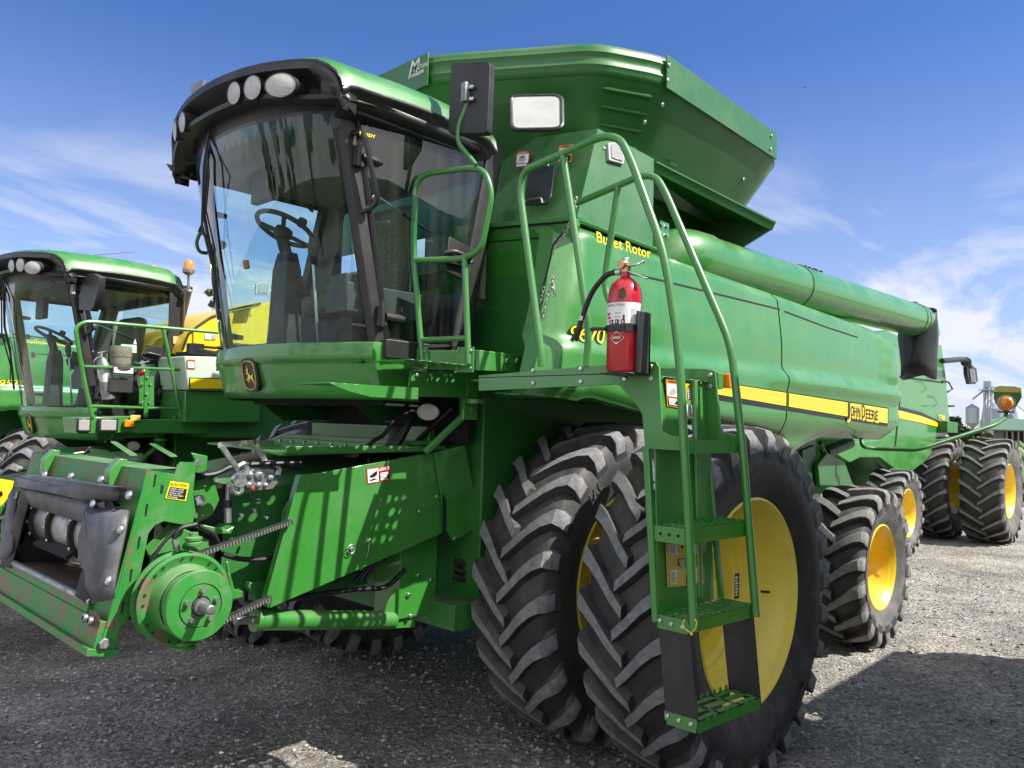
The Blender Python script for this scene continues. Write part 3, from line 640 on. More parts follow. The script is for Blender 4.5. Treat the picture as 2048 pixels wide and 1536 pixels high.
m = MB('green_paint'); e0 = lerp(a0_, a1_, .985); p = [e0, e0+ax*.12, e0+ax*.24+V((0, 0, -.05)), e0+ax*.31+V((0, 0, -.17))]; m.tube(fil(p, .1, 5), R0+.006, 28); m.build('auger_elbow', CH, ang=50)
m = MB('hose_rubber'); c = e0+ax*.27+V((0, 0, -.14)); 
spp = [(e0+ax*.10+V((0, -.0, .0)), .0)]
rows = []
for k, (dx, dz, r_, sq) in enumerate(((.16, .10, .185, 1), (.17, -.06, .20, 1), (.19, -.2, .205, 1), (.16, -.36, .200, .95), (.16, -.52, .21, .85), (.17, -.66, .215, .8))):
    row = []
    for j in range(25):
        t = 2*PI*j/24; w = 1+.04*math.sin(3*t+k*1.3)+.03*math.sin(7*t+k)
        row.append(e0+V((dx+r_*w*1.12*math.cos(t)+(.07 if k == 0 else 0)*math.cos(t), r_*w*sq*math.sin(t), dz+(.10*math.cos(t) if k == 0 else .035*math.cos(2*t) if k > 3 else 0))))
    rows.append(row)
m.grid(rows); m.build('rubber_spout', CH, solid=.012, ang=60)
# chain / ratchet strap lying on top of the tube
m = MB('hose_rubber')
for t in (.385, .40, .42, .43, .45, .965, .975): m.tube([lerp(a0_, a1_, t)+V((0, -.05, R0+.002)), lerp(a0_, a1_, t+.008)+V((.0, .05, R0+.012))], .012, 6)
m.build('tie_strap', CH)
# ---------------------------------------------------------------- cab
def wx(y, z):      # windscreen plan curve at height z
    t = (z-2.25)/1.17; return (-1.79-.235*t)+(.235+.005*t)*abs(y/.83)**2.2
hw = lambda z: .83-.03*max(0, (z-2.25)/1.17)
RB, RTp = V((-1.05, -.88, 2.26)), V((-.80, -.87, 3.50))          # rear pillar foot and head (near side)
def rp(z): return lerp(RB, RTp, (z-2.26)/1.24)
ys_ = [(-1+2*i/28) for i in range(29)]
cab = MB('black_plastic')
for s in (-1, 1):
    # A pillar: flat section following the screen edge
    P = []
    for k in range(9):
        z = 2.25+1.20*k/8; y = hw(z); x = wx(y, z)
        P.append([V((x-.018, s*(y-.045), z)), V((x-.006, s*(y+.004), z)), V((x+.035, s*(y+.012), z)), V((x+.065, s*(y+.008), z)), V((x+.06, s*(y-.03), z)), V((x+.0, s*(y-.05), z)), V((x-.018, s*(y-.045), z))])
    cab.grid(P)
    P = []
    for k in range(9):
        z = 2.20+1.30*k/8; c = rp(z); P.append([V((c.x-.045, s*-c.y-0*s, z)), V((c.x-.04, s*(-c.y+.012), z)), V((c.x+.065, s*(-c.y+.012), z)), V((c.x+.11, s*(-c.y-.02), z)), V((c.x+.10, s*(-c.y-.09), z)), V((c.x-.03, s*(-c.y-.05), z)), V((c.x-.045, s*-c.y, z))])
    cab.grid(P)
    # sills and headers on the sides
    cab.box2((wx(.85, 2.25)+.01, s*.80, 2.19), (RB.x+.06, s*.885, 2.285))
    cab.box2((-1.84, s*.80, 3.39), (-.76, s*.875, 3.46))
# rear wall: low part and header, black; upper pane behind
cab.box2((-.93, -.82, 2.0), (-.88, .82, 2.62)); cab.box2((-.78, -.85, 3.36), (-.74, .85, 3.47))
cab.box2((-1.62, -.80, 2.16), (-.9, .80, 2.2))
# front header under the visor
rows = []
for z in (3.38, 3.50):
    rows.append([V((wx(y*.83, z)+.012, y*.83, z)) for y in ys_])
cab.grid(rows)
cabo = cab.build('cab', CH, bevel=.004, ang=45)
def screen(z0, z1, w0, w1, off=0):
    P = []
    for k in range(13):
        z = z0+(z1-z0)*k/12
        P.append([V((wx(t*(hw(z)-.04), z)-.004+off, t*(hw(z)-.04), z)) for t in ys_])
    return P
m = MB('cab_glass'); m.grid(screen(2.245, 3.40, 1, 1)); m.build('windscreen', cabo, ang=180)
m = MB('black_paint')        # scalloped black print along the top of the glass
for k in range(26):
    y0, y1_ = -.80+1.6*k/26, -.80+1.6*(k+1)/26
    m.poly([V((wx(y0+(y1_-y0)*u, 3.4-d)-.007, y0+(y1_-y0)*u, 3.42-d)) for u, d in ((0, 0), (1, 0), (1, .055), (.8, .085), (.5, .10), (.2, .085), (0, .055))])
m.build('screen_print', cabo, smooth=False)
for s in (-1, 1):           # doors
    D = lambda px, py: A(px, py, y=-.872)
    z0, z1 = 2.29, 3.42; P = []
    def dpt(u, v):
        z = z0+(z1-z0)*v; xa = wx(.85, z)+.055; xb = rp(z).x-.02; yy = hw(z)+.010+(-rp(z).y-hw(z)-.01)*u+.018*math.sin(PI*u)
        return V((xa+(xb-xa)*u, s*yy, z))
    rows = [[dpt(u/10, v/10) for u in range(11)] for v in range(11)]
    m = MB('door_glass'); m.grid(rows); m.build('door_glass', cabo, ang=180)
    m = MB('black_paint'); O = [dpt(0, 0), dpt(.5, -.02), dpt(1, 0), dpt(1, .5), dpt(1, 1), dpt(.5, 1), dpt(0, 1), dpt(0, .5)]
    m.tube(O, .017, 6, closed=True); m.build('door_seal', cabo)
    # door latch with black plate
    m = MB('black_plastic'); c = dpt(.80, .42); cs = [dpt(.70, .36), dpt(.985, .33), dpt(.985, .50), dpt(.71, .53)]; m.plate([q+V((0, s*.006, 0)) for q in cs], (0, s*.01, 0)); m.box(c+V((-.01, s*.03, -.005)), (.15, .03, .05)); m.tube(fil([c+V((-.09, s*.03, .02)), c+V((-.05, s*.065, .035)), c+V((.08, s*.065, .015)), c+V((.09, s*.03, 0))], .03), .015, 8)
    m.use('chrome'); m.lathe([(0, .02), (.012, .018), (.014, 0)], c+V((.085, s*.055, .0)), (0, s, 0), 12); m.build('door_latch', cabo, bevel=.003)
    # hinges
    for v in (.80, .10):
        m = MB('black_plastic'); a = dpt(-.03, v); m.box(a+V((-.012, s*.02, 0)), (.05, .025, .10)); m.tube([a+V((-.02, s*.035, -.055)), a+V((-.02, s*.035, .075))], .012, 8); m.tube([a+V((0, s*.034, 0)), a+V((.075, s*.036, -.003)), a+V((.12, s*.03, -.003))], [.017, .02, .016], 10); m.build('door_hinge', cabo)
    m = MB('black_plastic')
    for v in (.625,): m.lathe([(.028, 0), (.028, .008), (.02, .012), (.014, .024), (0, .026)], dpt(.05, v)+V((0, s*.004, 0)), (0, s, 0), 16)
    m.build('door_stop', cabo)
    m = MB('black_paint'); a, b = dpt(-.05, .90), dpt(-.05, .575); m.tube(fil([a, a+V((.01, s*.085, .0)), b+V((.03, s*.085, .02)), b+V((-.01, 0, -.02))], .05), .014, 10); m.build('grab_handle', cabo)
# gas strut and ready sticker
m = MB('steel'); m.tube([A(755, 392, y=-.80), A(812, 432, y=-.78)], .005, 6); m.use('black_paint'); m.tube([A(806, 428, y=-.78), A(862, 466, y=-.77)], .010, 8); m.build('gas_strut', cabo)
m = MB('decal_yellow'); m.text('READY', A(719, 268, y=-.885), (A(751, 277, y=-.885)-A(719, 268, y=-.885)), (0, 0, 1), .016, bold=.03, fit=(A(751, 277, y=-.885)-A(719, 268, y=-.885)).length)
m.use('decal_black'); m.plate([A(733, 250, y=-.886), A(747, 264, y=-.886), A(721, 262, y=-.886)], (0, .001, 0)); m.build('ready_sticker', cabo, smooth=False)
# ---- roof
def roofp(u, v):   # u 0 front..1 rear, v -1..1
    yy = .93*math.copysign(abs(v)**.9, v); f = -2.27+.30*abs(v)**2.6
    x = f+(-.74-f)*u
    z = 3.50+.02*u+ .30*(1-abs(v)**3.2)*sm(-.02, .62, u)**.8*(1-.30*sm(.5, 1, u)) 
    z += .10*sm(0, .10, u)*(1-abs(v)**6)
    return V((x, yy, z))
m = MB('green_paint'); P = []
us = [0, .015, .04, .08, .13, .2, .3, .4, .5, .6, .7, .8, .88, .94, .98, 1]
vs_ = [-1, -.985, -.96, -.92, -.86, -.78]+[-.7+.1*i for i in range(15)]+[.78, .86, .92, .96, .985, 1]
def crown(u, v):
    e = 1-abs(v); y = .94*v; f = -2.12+.235*abs(v)**2.2; x = f+(-.855-f)*u
    k = min(1, e/.20); z = 3.485+.145*math.sqrt(max(0, 1-(1-k)**2))+.062*(1-v*v)
    z += .022*sm(0, .5, u)-.02*sm(.6, 1, u)-.035*(1-sm(0, .05, u))-.05*sm(.94, 1, u)
    return V((x, y, z))
m.grid([[crown(u, v) for v in vs_] for u in us]); m.build('roof', cabo, ang=60)
# black visor / gutter under the roof skin
m = MB('black_plastic'); rows = []
def edge(u, v): return crown(u, v)
ringp = [crown(0, v) for v in vs_]+[crown(u, 1) for u in us[1:]]+[crown(1, v) for v in vs_[::-1][1:]]+[crown(u, -1) for u in us[::-1][1:-1]]
c0 = V((-1.45, 0, 0))
def ins(q, d, dz):
    w = V((q.x+1.45, q.y, 0)); k = V((w.x*(1-d/max(.7, abs(w.x)) if abs(w.x) > .01 else 1), w.y*(1-d/max(.7, abs(w.y)+.2)), 0)); return V((k.x-1.45, k.y, q.z+dz))
prof = [(.006, .008), (-.012, .004), (-.016, -.008), (-.006, -.020), (.012, -.026), (.02, -.05), (.05, -.062), (.10, -.07)]
rows = [[ins(q, d, dz) for q in ringp]+[ins(ringp[0], d, dz)] for d, dz in prof]
m.grid(rows); m.build('roof_gutter', cabo, ang=60)
m = MB('black_plastic'); rows = []          # visor housing at the front, arched below, lamps set in its hollow
V1 = [(-1+2*i/56) for i in range(57)]
def vis(k, v):
    a = abs(v); f = crown(0, v); zb = 3.490-.070*sm(.35, .95, a); inr = 1-sm(.78, .90, a)
    dx, z = ((.03, f.z-.01), (-.014, f.z-.012), (-.020, f.z-.045), (-.005+.04*inr, f.z-.070), (.0+.085*inr, f.z-.095), (.0+.095*inr, zb+.055), (.01+.055*inr, zb+.022), (-.004, zb+.012), (.0, zb-.006), (.03, zb-.014), (.10, zb+.0), (.20, zb+.01))[k]
    return V((f.x+dx, v*.935, z))
for k in range(12): rows.append([vis(k, v) for v in V1])
m.grid(rows)
m.grid([[vis(k, s_) for k in range(12)] for s_ in (1,)]+[[V((-1.80, .925, vis(k, 1).z)) for k in range(12)]]); m.grid([[vis(k, -1) for k in range(12)]]+[[V((-1.80, -.925, vis(k, 1).z)) for k in range(12)]])
# side rails of the roof
for s in (-1, 1):
    m.grid([[V((-1.95, s*.925, 3.465)), V((-.855, s*.925, 3.45))], [V((-1.93, s*.905, 3.425)), V((-.855, s*.905, 3.415))], [V((-1.88, s*.885, 3.415)), V((-.855, s*.885, 3.405))], [V((-1.84, s*.80, 3.365)), V((-.855, s*.80, 3.37))]])
m.build('visor', cabo, ang=60, solid=.006)
# roof lights
def lamp(c, d, r, sx=1., par=cabo, name='work_light'):
    d = V(d).normalized(); m = MB('black_plastic'); X = d.cross(V((0, 0, 1))).normalized(); Z = X.cross(d)
    def rg(rr, h): return [c+X*(math.cos(2*PI*j/28)*rr*sx)+Z*(math.sin(2*PI*j/28)*rr)+d*h for j in range(29)]
    m.grid([rg(r*.8, -.16), rg(r*.98, -.10), rg(r*1.0, -.05), rg(r*1.02, -.01), rg(r*1.02, .006), rg(r*.95, .004)])
    m.use('lens'); m.grid([rg(r*.96, .003), rg(r*.7, .010), rg(r*.35, .014), rg(.0001, .015)]); return m.build(name, par, ang=60)
for s in (-1, 1):
    for (px, py, r, sx, yy, ix, dd) in ((473, 188, .058, 1, .305, 0, .12), (510, 177, .061, 1, .453, 0, .28), (566, 172, .060, 1.42, .68, 0, .60)):
        c = A(px, py, y=-yy); c = V((c.x-.012 if s < 0 or yy < .6 else -1.93, s*yy, c.z)); lamp(c, (-1, s*dd, -.12), r, sx)
# headlight bracket (broken) on the far roof corner
m = MB('cast_steel'); m.plate([A(385, 197, x=-2.05), A(410, 185, x=-2.05), A(405, 175, x=-2.05), A(408, 158, x=-2.05), A(398, 162, x=-2.05), A(380, 172, x=-2.05), A(382, 185, x=-2.05)], (.012, 0, 0)); m.build('light_bracket', cabo)
# headliner, interior
m = MB('headliner'); m.grid([[V((wx(t*.8, 3.4)+.03, t*.80, 3.395+.05*(1-t*t))) for t in ys_], [V((-.75, t*.80, 3.40+.05*(1-t*t))) for t in ys_]]); m.build('headliner', cabo)
m = MB('headliner'); 
for s in (-1, 1):
    c = [rp(z) for z in (2.6, 3.4)]; m.box2((-.80, s*.80, 2.6), (-.76, s*.70, 3.38))
    m.grid([[V((rp(z).x+.0, s*.80, z)), V((rp(z).x+.08, s*.70, z))] for z in (2.3, 2.8, 3.4)])
m.build('rear_trim', cabo)
m = MB('door_glass'); m.poly([V((-.76, -.6, 2.62)), V((-.76, .6, 2.62)), V((-.74, .6, 3.38)), V((-.74, -.6, 3.38))]); m.build('rear_window', cabo)
m = MB('cab_trim'); c = A(570, 458, y=-.05)   # steering wheel: pixel-measured hub on the centre line
wn = V((.45, 0, 1)).normalized(); m.lathe([(.168+.014*math.cos(t), .014*math.sin(t)) for t in [2*PI*k/10 for k in range(11)]], c, wn, 40)
X = V((0, 1, 0)); Y = wn.cross(X)
for a in (90, 215, 325): m.tube([c-wn*.03, c+X*(.165*math.cos(math.radians(a)))-Y*(.165*math.sin(math.radians(a)))], .013, 8)
m.lathe([(0, .0), (.05, -.005), (.055, -.04), (.03, -.07)], c, wn, 20); m.tube([c-wn*.05, c+V((.02, -.0, -.16))], .035, 12); m.lathe([(0, .05), (.025, .045), (.028, .02), (.02, 0)], c+V((.02, -.13, .0)), wn, 12); m.build('steering_wheel', cabo)
m = MB('cab_trim'); b = c+V((.02, 0, -.14)); m.grid([[V((b.x+dx*k, b.y+dy*k, z)) for dx, dy in ((-.06, -.10), (-.08, 0), (-.06, .10), (.07, .10), (.07, -.10), (-.06, -.10))] for z, k in ((b.z, .55), (b.z-.10, .78), (b.z-.45, .90), (2.2, 1.0))]); m.build('steering_column', cabo, bevel=.01)
m = MB('cab_trim'); a = A(625, 500, y=-.25); m.tube([a+V((0, 0, .07)), a, a+V((.02, .02, -.07))], [.022, .028, .018], 10); m.use('steel'); m.tube([a+V((.02, .02, -.07)), V((a.x+.06, a.y, 2.3))], .010, 8)
m.build('hydro_lever', cabo, bevel=.004); m = MB('cab_trim'); m.box((-1.72, .10, 3.22), (.05, .20, .20)); m.build('roof_monitor', cabo, bevel=.008); m = MB('cab_grey'); m.box((-1.33, -.52, 2.52), (.55, .20, .16)); m.build('arm_console', cabo, bevel=.008); m = MB('cab_grey'); m.box((-1.52, -.52, 2.60), (.16, .16, .10))
m.use('decal_orange'); m.tube([A(491, 520, y=.25), A(494, 538, y=.25)], .020, 8)
m.build('control_console', cabo, bevel=.008)
m = MB('seat_cloth'); m.box((-1.18, -.10, 2.55), (.50, .50, .13)); m.build('seat_cushion', cabo, bevel=.05, seg=3)
m = MB('seat_cloth'); m.box((-.97, -.10, 2.90), (.13, .46, .62), rot=(.12, 'Y')); m.build('seat_back', cabo, bevel=.05, seg=3)
m = MB('cab_trim'); m.box((-1.15, -.10, 2.36), (.36, .36, .26)); m.build('seat_base', cabo, bevel=.01)
m = MB('cab_trim'); m.grid([[V((-1.66, -.02, 2.30)), V((-1.2, -.02, 2.30))], [V((-1.66, .78, 2.30)), V((-1.2, .78, 2.30))]]); m.box((-1.0, .62, 2.5), (.2, .3, .4)); m.build('cab_floor', cabo)
m = MB('hose_rubber')       # wiper hanging on the far side of the screen and far mirror arm
a = [A(432, 222, x=-2.0), A(415, 320, x=-2.02), A(408, 430, x=-1.96), A(425, 520, x=-1.90), A(438, 640, x=-1.86)]
m.tube(a, .010, 6); m.tube([A(424, 225, x=-2.03), A(408, 330, x=-2.05), A(404, 450, x=-2.0), A(432, 560, x=-1.92)], .007, 6)
m.tube([A(412, 250, x=-2.03), A(418, 350, x=-2.05), A(412, 420, x=-2.0), A(430, 500, x=-1.92), A(428, 610, x=-1.9)], .005, 6); m.tube([A(404, 450, x=-2.0), A(398, 462, x=-2.0), A(415, 475, x=-1.97)], .008, 6); m.build('wiper', cabo)
m = MB('green_flat'); m.tube(fil([A(432, 432, y=.95), A(405, 455, y=.95), A(392, 485, y=.95), A(398, 505, y=.95), A(440, 508, y=.95)], .04), .012, 8); m.build('far_handrail', cabo)
# ---- fascia below the screen with badge
m = MB('green_paint'); rows = []
for k, (z, o) in enumerate(((2.262, .02), (2.268, -.018), (2.262, -.030), (2.20, -.034), (2.175, -.030), (2.165, -.014), (2.15, -.010), (2.02, .03), (1.985, .045), (1.975, .075))):
    row = []
    for i in range(57):
        t = -1.16+2.32*i/56; a = min(1, abs(t))
        y = math.copysign(a*.852, t); x = wx(.83*a, 2.25)+o
        if abs(t) > 1: x += (abs(t)-1)*1.35; y = math.copysign(.852+.012*min(1, (abs(t)-1)*8)-max(0, o)*.3, t)
        row.append(V((x, y, z)))
    rows.append(row)
m.grid(rows); m.build('fascia', cabo, ang=50)
nb = V((-1, 0, -.22)).normalized(); bo = A(507, 746, y=0)+V((-.012, 0, 0))
bo = V((wx(0, 2.25)+.005, 0, 2.105)); Xb = V((0, -1, 0)); Zb = nb.cross(Xb); Zb = Zb if Zb.z > 0 else -Zb
def B(u, v, e=0): return bo+Xb*(u*.078)+Zb*(v*.090)+nb*e
shape = [(-.95, .62), (-.80, .86), (-.45, .97), (0, 1), (.45, .97), (.80, .86), (.95, .62), (.98, 0), (.93, -.55), (.72, -.86), (.35, -.97), (0, -1), (-.35, -.97), (-.72, -.86), (-.93, -.55), (-.98, 0)]
m = MB('black_plastic'); m.plate([B(u*1.12, v*1.10, .020) for u, v in shape], -nb*.05)
m.use('decal_gold'); m.tube([B(u*.90, v*.90, .024) for u, v in shape], .0035, 6, closed=True)
deer = [(-.30, .72), (-.22, .50), (-.34, .44), (-.42, .60), (-.40, .44), (-.50, .40), (-.34, .34), (-.36, .26), (-.52, .18), (-.48, .10), (-.26, .12), (-.20, -.02), (-.26, -.14), (-.40, -.28), (-.62, -.24), (-.60, -.36), (-.30, -.38), (-.08, -.26), (.18, -.22), (.36, -.36), (.62, -.50), (.72, -.78), (.78, -.50), (.62, -.34), (.56, -.14), (.72, .10), (.66, .12), (.48, -.02), (.2, .02), (0, .06), (-.08, .2), (-.18, .30), (-.10, .42), (.0, .62), (-.14, .48), (-.20, .74)]
m.use('decal_yellow'); m.poly([B(u*.80, v*.82, .0235) for u, v in deer]); m.poly([B(u*.8, v*.82, .0232) for u, v in ((.0, -.24), (.12, -.24), (-.30, -.58), (-.36, -.52))])
m.build('badge', cabo, smooth=False)
# ---- near-side mirror on its arm
m = MB('green_paint'); ma = [A(952, 330, x=-1.25), A(915, 285, x=-1.27), A(916, 255, x=-1.27), A(934, 210, x=-1.25), A(937, 185, x=-1.25)]
m.tube(fil(ma, .05), .013, 12); MIR = m.build('mirror_arm', CH)
m = MB('black_plastic'); mo = A(938, 196, x=-1.25); Xm = V((.16, -1, 0)).normalized(); nm = V((-1, -.16, .05)).normalized()
cs = [AP(px, py, mo, nm) for px, py in ((903, 125), (980, 123), (974, 266), (896, 267))]
m.plate(fil([lerp(cs[0], cs[1], .5), cs[1], cs[2], cs[3], cs[0], lerp(cs[0], cs[1], .49)], .025)[:-1], -nm*.045); m.use('cast_steel'); m.box(AP(935, 188, mo, nm)+nm*.02, (.03, .035, .10)); m.use('zinc')
for dy in (-1, 1):
    for dx in (0, 1): m.bolt(AP(944+4*dx, 188+dy*12, mo, nm)+nm*.008, nm, .012, .012)
m.build('mirror', MIR, bevel=.008)

# ---------------------------------------------------------------- under the cab, feeder house
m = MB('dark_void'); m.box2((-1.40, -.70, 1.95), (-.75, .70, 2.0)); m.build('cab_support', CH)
m = MB('dark_void'); m.box2((-.90, -.84, 1.75), (-.86, .84, 1.96)); m.build('cavity_shade', CH)  # near-black sheet standing in for the shade under the cab
for s, (a, b, c, d) in ((1, (465, 800, 545, 848)), (-1, (715, 792, 850, 845))):
    pass
m = MB('green_flat'); yy = -.42; q = [A(712, 792, y=yy), A(860, 792, y=yy), A(860, 845, y=yy), A(756, 848, y=yy), A(714, 812, y=yy)]; m.plate(q, (0, .012, 0)); m.build('cab_gusset', CH); q2_ = [V((p_.x, .62, p_.z)) for p_ in q]; m = MB('green_flat'); m.plate(q2_, (0, .012, 0)); m.build('cab_gusset', CH)
m = MB('green_paint'); c1 = A(560, 880, y=.62); c2 = A(842, 905, y=-.62)
m.box2((-1.25, -.68, 1.70), (-1.21, .68, 1.735)); m.box2((-1.21, -.66, 1.735), (-.95, .66, 1.76)); m.box2((-1.0, -.62, 1.76), (-.96, .62, 1.84)); m.use('zinc')
for k in range(9): m.bolt((-1.252, -.60+.15*k, 1.717), (-1, 0, 0), .009)
m.build('cross_sill', CH, bevel=.006)
# brackets on the near side below the door
m = MB('green_paint'); yy = -.90
m.plate([A(822, 742, y=-.95), A(932, 742, y=-.95), A(932, 795, y=-.95), A(815, 793, y=-.95)], (0, .012, 0)); m.box2((A(932, 790, y=-.93).x-.02, -.96, 1.90), (A(932, 790, y=-.93).x+.06, -.90, 2.15))
for px in (833, 862, 891, 902): m.use('zinc').bolt(A(px, 750, y=-.952), (0, -1, 0), .010)
m.use('green_paint'); a = A(950, 803, y=-1.0); m.lathe([(.055, -.012), (.055, .012)], a, (0, 0, 1), 20, caps=True); m.box(a+V((.0, .04, -.05)), (.10, .02, .10))
m.tube([A(945, 815, y=-.97), A(850, 905, y=-.80)], .022, 6); m.build('door_bracket', CH, bevel=.004)
# perforated foot step at the cab corner
def perf(m, o, U, W_, nu, nv, hole=.36, skip=None):
    """sheet nu x nv cells spanned by vectors U, W_ from o with a round hole in every cell"""
    o, U, W_ = V(o), V(U)/nu, V(W_)/nv; oc = 8
    for i in range(nu):
        for j in range(nv):
            c = o+U*(i+.5)+W_*(j+.5); q = [c+U*a+W_*b for a, b in ((-.5, -.5), (0, -.5), (.5, -.5), (.5, 0), (.5, .5), (0, .5), (-.5, .5), (-.5, 0))]
            if skip and skip(i, j): m.add([q[0], q[2], q[4], q[6]], [(0, 1, 2, 3)]); continue
            k = hole*(1.0 if (i+j) % 2 else .62)
            h = [c+U*(k*math.cos(t))+W_*(k*math.sin(t)) for t in [math.radians(-135+45*n) for n in range(8)]]
            m.add(q+h, [[n, (n+1) % 8, 8+(n+1) % 8, 8+n] for n in range(8)])
    return m
# foot step beside the fascia
m = MB('green_paint'); zc = 2.075; q = [A(640, 770, z=zc), A(720, 762, z=zc), A(790, 765, z=zc), A(800, 790, z=zc)]
p0 = A(650, 768, y=-1.02); m2 = MB('green_paint')
fx0, fy0 = A(636, 770, y=-1.06).x, -1.16
perf(m2, (fx0, -1.14, p0.z), (.50, 0, 0), (0, .24, 0), 8, 4, .34)
m2.plate([(fx0, -1.15, p0.z-.002), (fx0+.50, -1.15, p0.z+.004), (fx0+.50, -1.15, p0.z-.05), (fx0+.22, -1.15, p0.z-.05), (fx0+.10, -1.15, p0.z-.03)], (0, .006, 0))
m2.build('foot_step', CH, solid=.005)
# ---- feeder house
fy = -.78
def Q(px, py, y=fy): return A(px, py, y=y)
def L_(pts, y=fy): return [Q(a, b, y) for a, b in pts]
m = MB('green_paint')
m.plate(L_([(629, 948), (850, 908), (868, 905), (884, 950), (887, 1066), (540, 1216), (546, 1180)]), (0, .012, 0))
m.plate(L_([(600, 951), (631, 948), (546, 1190), (537, 1216), (532, 1196)], fy-.004), (0, .04, 0))
m.plate(L_([(870, 905), (930, 890), (950, 990), (965, 1050), (900, 1085), (888, 1065), (884, 1000)], fy-.02), (0, .010, 0))
m.use('zinc')
for px, py in ((873, 993), (810, 997), (838, 1023), (703, 1098), (739, 1081), (909, 1077)): m.bolt(Q(px, py, fy-.015), (0, -1, 0), .012)
m.use('steel'); m.lathe([(.022+.003*math.cos(t), .003*math.sin(t)) for t in [PI*k/3 for k in range(7)]], Q(703, 1098, fy-.02), (0, 1, 0), 20)
m.tube(fil([Q(708, 1108, fy-.01), Q(720, 1118, fy-.01), Q(735, 1115, fy-.01), Q(739, 1084, fy-.01)], .02), .0025, 5)
m.build('feeder_shield', CH, bevel=.003)
m = MB('dark_void'); m.plate(L_([(884, 985), (893, 1000), (893, 1060), (905, 1085), (897, 1087), (886, 1064)], fy-.021), (0, .001, 0)); m.build('shield_slot', CH)
# feeder body
ft0, ft1 = Q(395, 915, -.70), Q(868, 905, -.70)
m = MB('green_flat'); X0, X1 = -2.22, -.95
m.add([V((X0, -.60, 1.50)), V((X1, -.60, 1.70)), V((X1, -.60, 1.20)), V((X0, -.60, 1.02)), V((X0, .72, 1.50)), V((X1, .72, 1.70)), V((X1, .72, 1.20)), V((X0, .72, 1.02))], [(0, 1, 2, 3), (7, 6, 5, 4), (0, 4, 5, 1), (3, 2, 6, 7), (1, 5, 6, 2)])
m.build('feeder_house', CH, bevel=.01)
m = MB('green_paint'); m.plate([V((-2.02, -.74, 1.700)), V((-1.0, -.785, 1.725)), V((-1.0, .70, 1.725)), V((-1.7, .70, 1.700)), V((-1.85, -.2, 1.70))], (0, 0, -.012)); m.box2((-2.0, -.76, 1.70), (-1.0, -.74, 1.735)); m.build('feeder_cover', CH, bevel=.003)
m = MB('green_flat'); m.tube([V((-1.75, -.66, 1.36)), V((-1.75, -.61, 1.36))], .13, 24); m.use('green_dusty'); m.lathe([(.14, 0), (.14, .02), (.10, .03), (.10, .06), (.14, .07), (.14, .09)], (-1.80, -.72, 1.37), (0, 1, 0), 30); m.build('rear_pulley', CH)
# side rib plates, small brackets, hoses around the drive
for pts, y, th, mt in (([(382, 905), (416, 912), (414, 935), (428, 960), (440, 1000), (425, 1030), (392, 1048), (385, 985), (393, 925)], -.70, .01, 'green_paint'), ([(410, 1050), (455, 1060), (470, 1052), (462, 1068), (418, 1068), (400, 1058)], -.76, .14, 'green_paint'),
    ([(455, 1145), (462, 1150), (470, 1180), (486, 1182), (486, 1195), (464, 1200)], -.9, .03, 'green_paint'), ([(452, 1123), (458, 1123), (466, 1178), (474, 1196), (464, 1196)], -.86, .012, 'green_paint'), ([(340, 1045), (365, 1090), (300, 1120), (290, 1095)], -.72, .01, 'green_paint'),
    ([(500, 1165), (545, 1165), (540, 1215), (520, 1200), (495, 1175)], -.66, .05, 'green_flat'), ([(300, 1110), (350, 1050), (420, 1080), (420, 1100), (330, 1110), (300, 1150)], -.73, .01, 'green_dusty')):
    m = MB(mt); m.plate(L_(pts, y), (0, th, 0)); m.build('drive_bracket', CH, bevel=.004)
for px, py, r in ((397, 1000, .026), (427, 958, .012), (395, 925, .018), (387, 1030, .014), (506, 1020, .008), (530, 1035, .008), (516, 1000, .008), (480, 1030, .010), (462, 985, .008)): m = MB('zinc'); m.bolt(Q(px, py, -.72), (0, -1, 0), r, .02); m.build('bolt_head', CH)
m = MB('steel')      # idler rollers and rod
for (px, py, r, d) in ((387, 1082, .035, (0, 0, 1)), (370, 1290, .042, (0, 0, 1))): m.use('green_dusty').lathe([(0, .035), (r*.5, .035), (r*.55, .02), (r, .015), (r, .005), (r*.8, 0), (r, -.005), (r, -.015), (r*.5, -.02), (0, -.02)], Q(px, py, -.90), d, 24); m.build('idler_roller', CH); m = MB('steel')
m.use('steel'); m.tube([Q(457, 965, -.80), Q(455, 1000, -.80)], .010, 8); m.tube([Q(455, 1012, -.80), Q(456, 1045, -.80)], .016, 8); m.use('hose_rubber'); m.tube([Q(456, 1000, -.80), Q(455, 1015, -.80)], .018, 8)
m.build('tie_rod', CH)
m = MB('hose_rubber')
for pts, r, y in (([(393, 1048), (360, 1055), (348, 1075), (357, 1105)], .010, -.84), ([(445, 1108), (475, 1118), (520, 1120), (560, 1112)], .012, -.70), ([(398, 1052), (430, 1068), (440, 1090)], .008, -.80), ([(300, 1130), (318, 1095), (350, 1060)], .008, -.80), ([(385, 950), (430, 950), (465, 930), (600, 925)], .012, -.74), ([(390, 958), (440, 945), (500, 922), (590, 930)], .010, -.72), ([(450, 935), (540, 925), (600, 935)], .010, -.70)):
    m.tube(fil([Q(a, b, y) for a, b in pts], .05), r, 8)
m.use('zinc'); m.tube([Q(349, 1078, -.84), Q(355, 1103, -.84)], .014, 8); m.build('drive_hose', CH)
